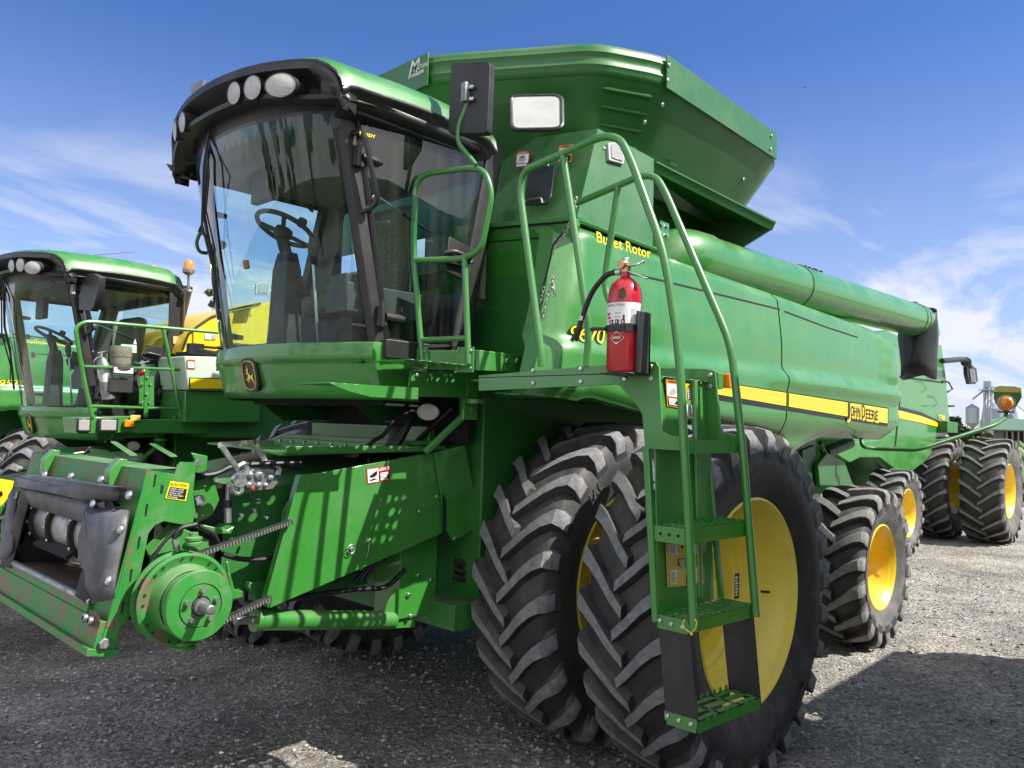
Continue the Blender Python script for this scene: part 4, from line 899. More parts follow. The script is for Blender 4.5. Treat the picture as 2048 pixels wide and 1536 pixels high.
# ---- the big variable-speed pulley
m = MB('green_dusty'); sc = .80
def PL(prof, c, mt='green_dusty', n=56): m.use(mt); m.lathe([(r*sc, h) for r, h in prof], c, (0, -1, 0), n)
c0_ = A(362, 1196, y=-.87)
PL([(.02, -.05), (.225, -.05), (.237, -.035), (.237, -.028), (.20, -.018)], c0_, 'green_worn')
PL([(.205, -.020), (.215, .004), (.210, .012)], c0_, 'belt_rubber')
PL([(.20, .012), (.232, .024), (.239, .030), (.239, .038), (.222, .042), (.205, .036), (.18, .034)], c0_, 'green_worn')
PL([(.18, .034), (.17, .05), (.165, .085), (.158, .095), (.152, .085), (.150, .13)], c0_)
PL([(.150, .125), (.172, .15), (.174, .165), (.168, .176), (.11, .180), (.108, .174), (.104, .174), (.102, .181), (.050, .183), (.05, .17), (0, .17)], c0_)
m.use('cast_steel'); m.lathe([(.036, .175), (.032, .20), (.020, .202), (.019, .27), (.014, .275), (0, .275)], c0_, (0, -1, 0), 16)
m.use('steel')
for k in range(5):
    a = 2*PI*k/5+.3; m.lathe([(0, .022), (.010, .022), (.012, .0)], c0_+V((math.cos(a)*.062, -.180, math.sin(a)*.062)), (0, -1, 0), 8)
m.use('dark_void')
for k in range(26):
    if k % 3 != 2: a = 2*PI*k/26; m.lathe([(0, .0), (.006, .0)], c0_+V((math.cos(a)*.168, -.043, math.sin(a)*.168)), (0, -1, 0), 8)
m.build('drive_pulley', CH, ang=30)
# belt: a toothed V belt with its two runs going back to the rear pulley
m = MB('belt_rubber'); bc = c0_+V((0, -.0, 0)); rb = .215*sc
def belt(pa, pb, w=.034, t=.020, m=m):
    pa, pb = V(pa), V(pb); d = (pb-pa); L = d.length; d.normalize(); up = V((-d.z, 0, d.x)); up = up if up.z > 0 else -up; sd = V((0, 1, 0))
    m.use('belt_rubber'); m.box((pa+pb)/2, (L, w, t), ax=(d, sd, up)); k = int(L/.016)
    m.use('belt_tooth')
    for i in range(k): m.box(pa+d*(.008+.016*i)-sd*(w/2)-up*.001, (.0085, .004, t*.9), ax=(d, sd, up))
ta, tb = Q(415, 1108, bc.y), Q(575, 1046, -.80); belt(bc+V((.045, 0, rb*.97)), Q(582, 1043, -.80))
belt(bc+V((.05, 0, -rb*.95)), Q(540, 1195, -.80)); 
for k in range(84):
    a = math.radians(80+200*k/84); c = bc+V((math.cos(a)*rb, -.004, math.sin(a)*rb)); m.use('belt_rubber' if k % 1 == 0 else 'belt_tooth'); T_ = V((-math.sin(a), 0, math.cos(a))); m.box(c, (.005, .030, .014), ax=(T_, V((0, 1, 0)), T_.cross(V((0, 1, 0)))))
m.build('drive_belt', CH)
# ---- front frame of the feeder
m = MB('green_worn')
near = [(294, 939), (349, 948), (356, 930), (362, 924), (393, 925), (386, 984), (391, 1025), (386, 1044), (376, 1049), (359, 1048), (328, 1042), (310, 1050), (297, 1066), (284, 1131), (273, 1182), (264, 1225), (253, 1243), (239, 1254), (229, 1297), (202, 1296), (207, 1270), (212, 1254)]
m.use('green_dusty'); m.plate(L_(near), (0, .012, 0))
m.use('green_worn'); m.plate(L_([(294, 939), (303, 941), (248, 1180), (238, 1240), (226, 1256), (212, 1254), (239, 1168)], fy-.002), (0, .02, 0))
m.use('dark_void')
for px, py in ((311, 961), (294, 1020), (279, 1085), (263, 1150), (246, 1215)): m.plate([Q(px-1, py-12, fy-.003), Q(px+3, py-12, fy-.003), Q(px-1, py+12, fy-.003), Q(px-4, py+12, fy-.003)], (0, .001, 0))
m.plate(fil([Q(323, 968, fy-.003), Q(328, 972, fy-.003), Q(325, 988, fy-.003), Q(321, 984, fy-.003)], .004), (0, .001, 0)); m.use('zinc'); m.bolt(Q(208, 1286), (0, -1, 0), .022, .015)
NP = m.build('feeder_side_plate', CH, ang=30)
far = [V((p_.x, -p_.y, p_.z)) for p_ in L_(near)]; m = MB('green_worn'); m.plate(far, (0, -.012, 0)); m.build('feeder_side_plate', CH)
# faceplate frame: plane through its near edge
FO = Q(212, 1254); FN = (Q(294, 939)-FO).cross(V((0, 1, 0))).normalized(); FN = FN if FN.x < 0 else -FN; FUp = (Q(294, 939)-FO).normalized()
def FP(y, v, e=0): return V((FO.x, y, FO.z))+FUp*v+FN*e
FH = (Q(294, 939)-FO).length
m = MB('green_worn'); m.box2((0, 0, 0), (0, 0, 0)) if False else None
def fb(m, y0, y1, v0, v1, e0=-.03, e1=0.): m.add([FP(y, v, e) for e in (e0, e1) for v in (v0, v1) for y in (y0, y1)], [(0, 1, 3, 2), (4, 6, 7, 5), (0, 4, 5, 1), (2, 3, 7, 6), (0, 2, 6, 4), (1, 5, 7, 3)])
fb(m, -.775, -.60, 0, FH); fb(m, .60, .775, 0, FH); fb(m, -.60, .60, FH-.15, FH, -.05)
fb(m, -.775, .775, -.085, .02, -.06, .025); fb(m, -.775, .775, -.115, -.085, -.08, .045); fb(m, -.60, .60, .02, .06, -.02, .02)
m.use('green_dusty')
m.add([FP(-.775, FH, 0), FP(.775, FH, 0), FP(.775, FH+.03, -.14), FP(-.775, FH+.03, -.14)], [(0, 1, 2, 3)])
m.add([FP(-.775, FH+.03, -.14), FP(.775, FH+.03, -.14), FP(.775, FH+.02, -.26), FP(-.775, FH+.02, -.26)], [(0, 1, 2, 3)])
m.use('steel'); m.tube([FP(-.60, .065, .012), FP(.60, .065, .012)], .016, 10)
m.use('rusty'); m.plate([FP(-.775, -.01, .034), FP(-.66, -.01, .034), FP(-.66, .045, .034), FP(-.775, .04, .034)], FN*-.005)
m.use('cast_steel')
for y in (-.72, -.66): m.lathe([(.018, 0), (.018, .02), (.010, .02)], FP(y, .01, .032), FN, 14)
m.build('feeder_faceplate', CH, bevel=.004)
for y in (-.48, .42):          # hooks over the top beam
    m = MB('green_paint'); m.plate([FP(y-.03, FH-.03, .045), FP(y-.03, FH+.03, .015), FP(y-.03, FH+.03, -.02), FP(y-.03, FH-.11, .0), FP(y-.03, FH-.11, .03)], (0, .06, 0)); m.build('header_hook', CH, bevel=.004)
for a in ((222, 886, 272, 912), (300, 890, 352, 914)):
    m = MB('green_flat'); m.plate([A(a[0], a[1], y=.12), A(a[0]+14, a[1]+1, y=.12), A(a[2]+4, a[3], y=-.05), A(a[2]-12, a[3], y=-.05)], (0, .02, .01)); m.build('lift_tab', CH, bevel=.004)
# rubber collar
m = MB('flap_rubber')
def FR(pts, e=.01): return [AP(a, b, FO+FN*e, FN) for a, b in pts]
ncol = 15
ou = [FP(y, v, .012) for y, v in ((.60, .04), (.60, FH-.16), (.48, FH-.14), (-.50, FH-.14), (-.60, FH-.18), (-.60, .05))]
inn = [FP(y, v, .020) for y, v in ((.50, .04), (.52, FH-.24), (.46, FH-.27), (-.46, FH-.27), (-.48, FH-.30), (-.46, .10))]
m.grid([ou, [lerp(a, b, .5)+FN*.035 for a, b in zip(ou, inn)], inn])
m.build('rubber_collar', CH, solid=.012, subdiv=0, ang=60)
def flap(pts, bulge=.03):
    c = sum(pts, V((0, 0, 0)))/len(pts); m = MB('flap_rubber'); P = [pts+[pts[0]], [lerp(p_, c, .25)+FN*bulge for p_ in pts+[pts[0]]], [lerp(p_, c, .7)+FN*bulge*1.1 for p_ in pts+[pts[0]]], [c+FN*bulge for p_ in pts+[pts[0]]]]
    m.grid(P); m.use('zinc'); return m
f1 = flap(FR([(30, 952), (60, 951), (140, 960), (262, 976), (240, 990), (236, 1000), (185, 1005), (120, 990), (34, 975)], .05), .035)
for px, py in ((92, 950), (145, 953), (205, 960), (261, 991)): f1.bolt(AP(px, py, FO+FN*.05, FN), FN, .014, .01)
f1.build('rubber_flap', CH, solid=.014, ang=60)
f2 = flap(FR([(185, 1003), (200, 1018), (258, 1022), (252, 1060), (232, 1155), (226, 1198), (192, 1204), (190, 1160), (172, 1130), (172, 1070), (183, 1030)], .06), .04)
for px, py in ((190, 1008), (244, 1059), (219, 1162), (201, 1175)): f2.bolt(AP(px, py, FO+FN*.075, FN), FN, .014, .01)
f2.build('rubber_flap', CH, solid=.014, ang=60)
f3 = flap(FR([(28, 975), (36, 985), (30, 1040), (26, 1100), (8, 1130), (4, 1118), (12, 1080), (10, 1050), (24, 1010)], .04), .02); f3.build('rubber_flap', CH, solid=.012, ang=60)
# drum, floor and side walls inside the throat
m = MB('steel'); dc = FP(0, .31, -.15); dr = .132
m.tube([V((dc.x, -.58, dc.z)), V((dc.x, .58, dc.z))], dr, 40); m.use('dark_void')
for y in (-.05, .28, .56, -.40):
    m.lathe([(dr+.001, -.05), (dr+.022, -.045), (dr+.022, -.015), (dr+.003, -.01)], (dc.x, y, dc.z), (0, 1, 0), 12)
m.use('zinc')
for y in (-.085, .245, .525):
    for k in range(14): a = 2*PI*k/14; m.bolt(V((dc.x+math.cos(a)*(dr+.02), y+.005, dc.z+math.sin(a)*(dr+.02))), (math.cos(a), 0, math.sin(a)), .010)
m.use('dark_void')
for k in range(4): a = .6+2*PI*k/4; m.box(V((dc.x+math.cos(a)*(dr+.03), .15, dc.z+math.sin(a)*(dr+.03))), (.05, .5, .02), rot=(-a, 'Y'))
m.build('feeder_drum', CH, ang=30)
m = MB('floor_steel'); m.add([FP(-.60, .06, .0), FP(.60, .06, 0), FP(.60, .10, -.46), FP(-.60, .10, -.46)], [(0, 1, 2, 3)]); m.use('rusty'); m.plate([FP(-.60, .067, .0), FP(-.42, .067, 0), FP(-.40, .085, -.14), FP(-.60, .085, -.2)], (0, 0, .002)); m.build('throat_floor', CH)
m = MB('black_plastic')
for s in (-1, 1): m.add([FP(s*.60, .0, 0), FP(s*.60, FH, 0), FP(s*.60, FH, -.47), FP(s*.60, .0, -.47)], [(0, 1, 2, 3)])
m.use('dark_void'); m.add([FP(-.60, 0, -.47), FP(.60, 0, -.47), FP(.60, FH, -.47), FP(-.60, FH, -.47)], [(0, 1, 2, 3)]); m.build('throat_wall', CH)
# ---- coupler with chrome lever
m = MB('cast_steel'); m.plate([A(a, b, y=-.82) for a, b in ((487, 948), (510, 938), (548, 940), (556, 965), (545, 978), (502, 982), (488, 970))], (0, .12, 0)); m.use('zinc')
for px, py, r in ((518, 950, .022), (497, 970, .014), (516, 970, .012), (540, 955, .014), (500, 950, .014), (530, 970, .01)): m.lathe([(0, .02), (r*.6, .02), (r*.7, .012), (r, .012), (r, 0)], Q(px, py, -.82), (0, -1, 0), 14)
m.use('decal_red'); m.box(Q(505, 976, -.825), (.02, .01, .01)); m.build('coupler', CH, bevel=.008)
m = MB('zinc'); y0 = -.86
m.tube([Q(443, 892, y0), Q(476, 940, y0)], .014, 4); m.tube([Q(508, 885, -.70), Q(533, 925, -.70)], .014, 4); m.tube([Q(440, 890, y0), Q(510, 884, -.70)], .015, 4)
hk = fil([Q(476, 935, y0), Q(488, 926, y0), Q(495, 938, y0), Q(492, 950, y0)], .02); m.tube(hk, .013, 6); m.tube(fil([Q(533, 925, -.72), Q(548, 926, -.72), Q(560, 938, -.72), Q(556, 950, -.72)], .02), .013, 6)
m.lathe([(0, .02), (.03, .02), (.034, 0)], Q(476, 960, y0), (0, -1, 0), 16); m.tube(fil([Q(470, 955, y0), Q(463, 972, y0), Q(474, 990, y0), Q(484, 985, y0), Q(484, 965, y0)], .015), .009, 6); m.build('coupler_lever', CH, bevel=.002)
# ---- lift cylinder, axle post and lower frame
m = MB('green_paint'); m.tube([Q(512, 1240, -.70), Q(785, 1240, -.62)], .048, 20); m.tube([Q(508, 1240, -.70), Q(516, 1240, -.70)], .054, 20); m.use('steel'); m.tube([Q(470, 1241, -.71), Q(512, 1240, -.70)], .018, 12); m.build('lift_cylinder', CH)
m = MB('green_paint'); y0 = -.64
m.plate([Q(a, b, y0) for a, b in ((762, 1225), (795, 1175), (830, 1175), (830, 1255), (790, 1257), (765, 1252), (755, 1240))], (0, .012, 0)); m.box2((Q(793, 1200, y0).x, y0-.02, .78), (Q(866, 1200, y0).x, y0+.2, 1.30)); m.use('zinc'); m.bolt(Q(766, 1242, y0), (0, -1, 0), .022, .012)
for px, py in ((816, 1190), (836, 1150), (820, 1232), (861, 1160), (863, 1225)): m.bolt(Q(px, py, y0-.022), (0, -1, 0), .014, .012)
m.use('green_flat'); m.box2((-1.0, -.88, .72), (.3, .88, .86)); m.box2((-1.15, -.6, .85), (-.8, .6, 1.2)); m.box2((-1.9, -.35, .92), (-1.2, -.27, .99)); m.build('axle_frame', CH, bevel=.008)
m = MB('hose_rubber')
random.seed(5)
for k in range(14):
    y = -.30-.02*k; z = 1.02+.02*math.sin(k*2.1); m.tube(fil([V((-1.75+.03*k, y, z-.02)), V((-1.55+.02*k, y-.03, z+.08)), V((-1.3, y-.02, z-.02+.01*k)), V((-1.12, y, z+.10)), V((-.9, y, z+.05))], .08), .012, 8)
m.tube(fil([V((-2.05, -.66, .99)), V((-1.5, -.66, .985)), V((-1.3, -.66, .96)), V((-1.18, -.66, 1.05))], .1), .014, 8)
for r_, o in ((.018, 0), (.016, .045), (.02, -.04)): m.tube(fil([V((-.85, -.70, 1.02+o)), V((-.6, -.86, .92+o)), V((-.3, -.88, 1.0+o)), V((-.1, -.86, 1.25))], .15), r_, 8)
m.build('under_hose', CH)
m = MB('hose_rubber')          # loom from the coupler up to the cab, with a ring tie
for k in range(10):
    a = 2*PI*k/10; o = V((0, math.cos(a)*.025, math.sin(a)*.025)); m.tube(fil([Q(715+3*k, 912, -.6)+o, Q(770, 916, -.62)+o, Q(785+2*k, 880, -.66)+o, Q(800+3*k, 830, -.66)+o*1.4, Q(850, 805, -.6)+o], .08), .011+.002*(k % 3), 8)
m.tube(fil([Q(733, 895, -.7), Q(748, 880, -.7), Q(770, 870, -.7), Q(785, 840, -.7)], .05), .012, 8); m.tube(fil([Q(800, 880, -.47), Q(806, 905, -.47), Q(775, 918, -.66)], .04), .010, 8); m.tube([Q(810, 905, -.47), Q(905, 815, -.75)], .016, 8)
m.lathe([(.045+.010*math.cos(t), .010*math.sin(t)) for t in [PI*k/4 for k in range(9)]], Q(789, 848, -.66), (.3, .1, .9), 16)
m.build('hose_loom', CH)
m = MB('leaf_dry')
for k in range(40): a = Q(705, 915, -.72); d = V((random.uniform(-.05, .05), random.uniform(-.04, .03), random.uniform(0, .05))); m.tube([a, a+d+V((0, 0, .01))], .0012, 3)
m.build('stuck_straw', CH)
lamp(A(856, 824, y=-.80), (-.75, -.6, -.15), .047, 1.35, CH, 'work_light')
m = MB('black_plastic'); m.box(A(862, 808, y=-.72), (.05, .03, .05)); m.box(A(905, 820, y=-.62), (.14, .10, .10)); m.build('light_mount', CH, bevel=.005)
# ---------------------------------------------------------------- walkway, landing and boarding ladder
XL, XR = -1.25, -.80
def QL(px, py): return A(px, py, x=XL)
def QR(px, py): return A(px, py, x=XR)
# walkway beside the cab
bc_ = A(960, 700, y=-1.22); zt = bc_.z; WX0, WY = bc_.x, -1.22
ma_ = A(752, 703, z=zt)
m = MB('green_paint')
fa, fb_ = V((A(752, 703, z=zt).x, A(752, 703, z=zt).y, zt)), bc_
m.plate([fa, fb_, fb_-V((0, 0, .105)), fa-V((0, 0, .095))], V((.012, .006, 0)))
m.plate([fb_, V((-.42, WY, zt)), V((-.42, WY, zt-.075)), fb_-V((0, 0, .105))], (0, .012, 0))
m.build('walkway_toe_board', CH, bevel=.003)
m = MB('green_paint')
dk = [fa+V((.01, .01, -.07)), fb_+V((-.0, .01, -.07))]
perf(m, (-1.62, -1.18, zt-.08), (1.2, 0, 0), (0, .30, 0), 22, 6, .34, skip=lambda i, j: i > 9 or j % 3 == 2); m.build('walkway_deck', CH, solid=.004)
for px, py in ((1013, 722), (1033, 722)): m = MB('zinc'); m.bolt(A(px, py, y=WY-.002), (0, -1, 0), .014, .010); m.build('bolt_head', CH)
for t in (.44, .87):
    c = lerp(fa, fb_, t)-V((0.012, .012, .05)); m = MB('green_paint'); m.box(c, (.008, .095, .13), ax=(V((1, 0, 0)), (fb_-fa).normalized(), V((0, 0, 1)))); m.use('zinc')
    for a in (-1, 1):
        for b in (-1, 1): m.bolt(c+(fb_-fa).normalized()*(.038*a)+V((-.004, 0, .045*b)), (-1, 0, 0), .008, .008)
    m.build('rail_bracket', CH)
# front loop rail
lo = lerp(fa, fb_, .44)-V((.02, 0, .09)); hi = lerp(fa, fb_, .87)-V((.02, 0, .09)); pl_o = lo; pl_n = (hi-lo).cross(V((0, 0, 1))).normalized()
def PLR(px, py): return AP(px, py, pl_o, pl_n)
m = MB('green_paint')
m.tube(fil([PLR(845, 728), PLR(827, 510), PLR(831, 350), PLR(935, 336), PLR(968, 340), PLR(985, 385), PLR(962, 500), PLR(925, 518), PLR(832, 521)], .10, 7), .0165, 14)
m.tube([PLR(929, 517), PLR(937, 728)], .0165, 14); m.tube([PLR(843, 680), PLR(934, 676)], .014, 12); m.build('front_rail', CH)
# landing: beams and perforated deck
q1, q2, q3, q4 = QL(957, 752), QL(1222, 728), QL(1234, 771), QL(957, 783)
m = MB('green_paint')
outl = [(957, 751), (1216, 729), (1222, 724), (1293, 722), (1312, 724), (1318, 735), (1324, 862), (1338, 870), (1345, 872), (1366, 874), (1367, 902), (1290, 897), (1284, 830), (1277, 815), (1240, 772), (1232, 769), (957, 782)]
m.plate([QL(a, b) for a, b in outl], (.012, 0, 0)); m.box2((XL, q1.y, q1.z-.005), (XL+.05, q2.y, q1.z-.012)) 
m.use('zinc')
for px, py in ((1067, 741), (1162, 737), (1067, 766), (1162, 763), (1250, 758), (1303, 757), (1302, 733)): m.bolt(QL(px, py), (-1, 0, 0), .012, .009)
m.build('landing_beam', CH, bevel=.006)
m = MB('green_paint')
m.plate([QR(a, b) for a, b in ((1100, 730), (1415, 738), (1430, 742), (1440, 850), (1446, 864), (1473, 872), (1478, 900), (1420, 905), (1405, 880), (1395, 790), (1385, 770), (1100, 760))], (.012, 0, 0)); m.use('zinc')
for px, py in ((1421, 750), (1421, 773)): m.bolt(QR(px, py), (-1, 0, 0), .012, .009)
m.build('landing_beam', CH, bevel=.006)
dz = q1.z-.02; m = MB('green_paint'); perf(m, (XL+.012, -2.30, dz), (XR-XL-.012, 0, 0), (0, 1.10, 0), 8, 20, .37, skip=lambda i, j: j % 5 == 4); m.build('landing_deck', CH, solid=.004)
m = MB('green_paint')
m.plate([QL(1372, 735)+V((.02, 0, 0)), V((XR, QL(1372, 735).y, QL(1372, 735).z)), V((XR, QL(1372, 735).y, QL(1372, 735).z-.03)), QL(1372, 735)+V((.02, 0, -.03))], (0, .012, 0)) if False else None
# rear sheet of the ladder
bp = lambda px, py: QL(px, py)
yb = lambda z: -2.30-(2.1-z)*.045
m.plate([V((XL+.005, yb(1.80)+.0, 1.80)), V((XL+.005, yb(1.15), 1.12)), V((XR-.0, yb(1.15), 1.12)), V((XR-.0, yb(1.8), 1.80))], (0, .006, 0))
m.plate([V((XL+.015, -2.28, 2.09)), V((XL+.015, -2.30, 1.80)), V((XL+.27, -2.30, 1.80)), V((XL+.27, -2.28, 2.09))], (0, .006, 0))
m.plate([V((XL+.33, -2.28, 2.09)), V((XL+.33, -2.30, 1.78)), V((XR, -2.30, 1.78)), V((XR, -2.28, 2.09))], (0, .006, 0))
m.tube([V((XL+.31, -2.31, 2.08)), V((XL+.31, -2.35, 1.15))], .014, 8); m.build('ladder_back', CH, bevel=.002)
# ladder stiles
m = MB('green_paint'); m.tube([QL(1294, 896), QL(1313, 1244)], .020, 4); m.build('ladder_stile', CH, bevel=.004)
m = MB('green_paint'); m.tube([QR(1415, 900), QR(1443, 1205)], .016, 4); m.build('ladder_stile', CH, bevel=.004)
# handrails
m = MB('green_paint')
m.tube(fil([QL(1083, 733), QL(1082, 705), QL(1040, 385), QL(1046, 342), QL(1205, 272), QL(1240, 276), QL(1262, 320), QL(1329, 508), QL(1358, 700), QL(1388, 1262)], .13, 7), .0175, 16)
m.tube(fil([QL(1125, 306), QL(1146, 440), QL(1178, 660), QL(1173, 732)], .10), .0165, 14)
m.build('handrail', CH)
m = MB('green_paint')
m.tube(fil([QR(1150, 408), QR(1280, 352), QR(1312, 352), QR(1331, 385), QR(1462, 690), QR(1486, 905), QR(1512, 1233)], .10, 7), .0175, 16)
m.tube(fil([QR(1237, 368), QR(1206, 580), QR(1240, 640), QR(1250, 728)], .12), .0165, 14)
m.tube(fil([QR(1093, 610), QR(1128, 680), QR(1130, 728)], .10), .0165, 14)
m.build('handrail', CH)
m = MB('steel')     # safety chains hanging between the rails
def chain(pts, m, pitch=.022, r=.0026):
    p = [V(q) for q in pts]; acc = 0; k = 0
    for a, b in zip(p, p[1:]):
        d = (b-a); L = d.length; d.normalize(); n = int(L/pitch)
        for i in range(n):
            c = a+d*(pitch*(i+.5)); o = d.orthogonal().normalized() if k % 2 else d.cross(d.orthogonal()).normalized(); k += 1
            m.tube([c+d*(.015*math.cos(t))+o*(.007*math.sin(t)) for t in [2*PI*j/8 for j in range(8)]], r, 5, closed=True)
def CX(px, py): return A(px, py, x=-.92)
chain([CX(1152, 395), CX(1148, 430), CX(1128, 470), CX(1108, 500), CX(1105, 515)], m); m.build('safety_chain', CH); m = MB('steel'); chain([CX(1108, 552), CX(1095, 590), CX(1085, 640)], m); chain([CX(1088, 575), CX(1079, 610), CX(1075, 630)], m); chain([CX(1104, 553), CX(1108, 590)], m)
m.tube(fil([CX(1104, 570), CX(1112, 590), CX(1105, 594), CX(1103, 578)], .01), .003, 6); m.build('safety_chain', CH)
m = MB('hose_rubber'); m.tube([CX(1135, 455), CX(1106, 490), CX(1100, 520), CX(1082, 590), CX(1078, 620)], .006, 6); m.build('cable', CH)
# steps
def rowcut(i, j): return False
for FL, BL, FR_, BR, dz_, nm_ in (((1377, 1242), (1316, 1225), (1503, 1213), (1436, 1198), .052, 1), ((1372, 1060), (1309, 1044), (1491, 1046), (1412, 1035), .062, 1)):
    a, b, c, d = QL(*FL), QL(*BL), QR(*FR_), QR(*BR); z = (a.z+b.z+c.z+d.z)/4
    a, b, c, d = [V((q.x, q.y, z)) for q in (a, b, c, d)]
    m = MB('green_paint'); perf(m, a, c-a, b-a, 11, 6, .30); D = V((0, 0, -dz_)); m.plate([a, c, c+D, a+D], (0, .004, 0)); m.plate([a+V((-.004, 0, 0)), b+V((-.004, 0, 0)), b+D+V((-.004, 0, 0)), a+D+V((-.004, 0, 0))], (.004, 0, 0)); m.plate([c, d, d+D, c+D], (.004, 0, 0))
    # raised teeth
    for i in range(9):
        for j in range(4):
            q = a+(c-a)*((i+.98)/9)+(b-a)*((j+.5)/4); m.box(q+V((0, 0, .004)), (.008, .030, .007))
    m.use('dark_void')
    for t in (.22, .5, .78): m.lathe([(0, .001), (.007, .001)], lerp(b, a, t)+V((-.0045, 0, -.03)), (-1, 0, 0), 10)
    m.build('ladder_step', CH, solid=0)
m = MB('green_paint'); a, b = QL(1368, 879), QR(1479, 881); a.z = b.z = (a.z+b.z)/2; yv = (a.y+b.y)/2; m.box2((XL, yv, a.z), (XR, yv+.02, a.z-.055)); perf(m, (XL, yv, a.z), (XR-XL, 0, 0), (0, .15, 0), 9, 3, .38); m.build('ladder_step', CH)
# swing-away bottom step on rubber side sheets
a, b, c, d = QL(1395, 1440), QL(1331, 1422), QR(1522, 1399), QR(1458, 1377); z = (a.z+b.z+c.z+d.z)/4; a, b, c, d = [V((q.x, q.y, z)) for q in (a, b, c, d)]
m = MB('green_paint'); D = V((0, 0, -.045)); m.plate([a, c, c+D, a+D], (0, .005, 0)); m.plate([a, b, b+D, a+D], (.005, 0, 0)); m.plate([b, d, d+D, b+D], (0, -.005, 0)); m.use('green_dusty')
m.plate([a, c, c+(d-c)*.22, a+(b-a)*.22], (0, 0, -.004)); m.plate([a+(b-a)*.40, c+(d-c)*.40, c+(d-c)*.62, a+(b-a)*.62], (0, 0, -.004)); m.plate([a+(b-a)*.8, c+(d-c)*.8, d, b], (0, 0, -.004))
for k in range(10): m.box(lerp(a, c, (k+.5)/10)+V((0, .0, 0))*0, (.016, .01, .02)) if k % 3 else None; m.box(lerp(b, d, (k+.5)/10)+V((0, 0, .006)), (.014, .006, .022))
for t in (0.02, .33, .66, .97): m.plate([lerp(a, c, t), lerp(a, c, t+.03), lerp(b, d, t+.03), lerp(b, d, t)], (0, 0, -.005))
m.build('ladder_step', CH)
m = MB('black_plastic')
za, zb = QL(1378, 1262), QL(1316, 1247); m.plate([QL(1316, 1246), QL(1379, 1262), QL(1395, 1441), QL(1331, 1424)], (.006, 0, 0)); m.build('step_hanger', CH); m = MB('black_plastic'); m.plate([QR(1446, 1245), QR(1508, 1232), QR(1523, 1412), QR(1459, 1380)], (-.006, 0, 0))
m.build('step_hanger', CH)
for qs, bl in ((((1315, 1234), (1380, 1250), (1380, 1267), (1316, 1247)), ((1322, 1240), (1345, 1247), (1368, 1253))), (((1330, 1421), (1395, 1440), (1395, 1458), (1331, 1439)), ((1337, 1431), (1360, 1439), (1384, 1447)))):
    m = MB('green_paint'); m.plate([QL(*q) for q in qs], (-.006, 0, 0)); m.use('zinc')
    for px, py in bl: m.bolt(QL(px, py)+V((-.006, 0, 0)), (-1, 0, 0), .010, .008)
    m.build('clamp_strip', CH)

m = MB('decal_yellow'); tc0 = QL(1382, 1250); pts = [V((XL-.024+.002, 0, 0)) for _ in ()]
ty_ = [QL(1376, 1236), QL(1372, 1245), QL(1376, 1255), QL(1389, 1264), QL(1398, 1254), QL(1400, 1242), QL(1396, 1236)]
m.tube([q+V((-.024, 0, 0)) for q in ty_], .0022, 6); m.tube([QL(1389, 1263)+V((-.026, 0, 0)), QL(1391, 1268)+V((-.026, 0, 0))], .005, 6)
tag(m.build('cable_tie'), 'thin yellow cable tie looped round the bottom end of the ladder handrail', 'cable tie')
# stickers --------------------------------------------------------------
def sticker(cs, n, parts, par, name='warning_decal', e=.003, label=None):
    """cs TL,TR,BR,BL corners; parts: ('r', u0,v0,u1,v1,mat) or ('t', u,v,h,text,mat,fit)"""
    n = V(n); m = MB('decal_white'); lv = 0
    def P(u, v, k): return lerp(lerp(cs[0], cs[1], u), lerp(cs[3], cs[2], u), v)+n*(e+.0004*k)
    Ud = (cs[1]-cs[0]); Vd = (cs[0]-cs[3])
    for k, q in enumerate(parts):
        m.use(q[5])
        if q[0] == 'r': m.poly([P(q[1], q[2], k), P(q[3], q[2], k), P(q[3], q[4], k), P(q[1], q[4], k)])
        elif q[0] == 't': m.text(q[4], P(q[1], q[2], k), Ud, Vd, q[3]*Vd.length, fit=q[6]*Ud.length, bold=q[7] if len(q) > 7 else 0)
        else: m.poly([P(u, v, k) for u, v in q[1]])
    return m.build(name, par, smooth=False, label=label)
def lines(u0, u1, v0, v1, n, mt): 
    out = []; random.seed(n)
    for k in range(n): v = v0+(v1-v0)*(k+.5)/n; h = (v1-v0)/n*.32; out.append(('r', u0, v-h, u0+(u1-u0)*random.uniform(.6, 1), v+h, mt))
    return out
def cq(f, *p): return [f(a, b) for a, b in p]
sticker(cq(lambda a, b: A(a, b, y=fy-.0), (340, 962), (378, 967), (371, 1002), (330, 996)), (0, -1, 0), [('r', 0, 0, 1, 1, 'decal_yellow'), ('r', .06, .32, .94, .95, 'decal_black'), ('t', .14, .24, .17, 'CAUTION', 'decal_black', .74, .02), ('p', [(.05, .24), (.09, .06), (.13, .24)], 0, 0, 0, 'decal_black'), ('t', .1, .45, .09, 'Header can fall.', 'decal_white', .72), ('t', .1, .57, .09, 'Avoid crushing', 'decal_white', .7), ('t', .1, .69, .09, 'injuries. Stay', 'decal_white', .62), ('t', .1, .81, .09, 'clear when engine', 'decal_white', .76), ('t', .1, .92, .09, 'is running.', 'decal_white', .5)], CH)
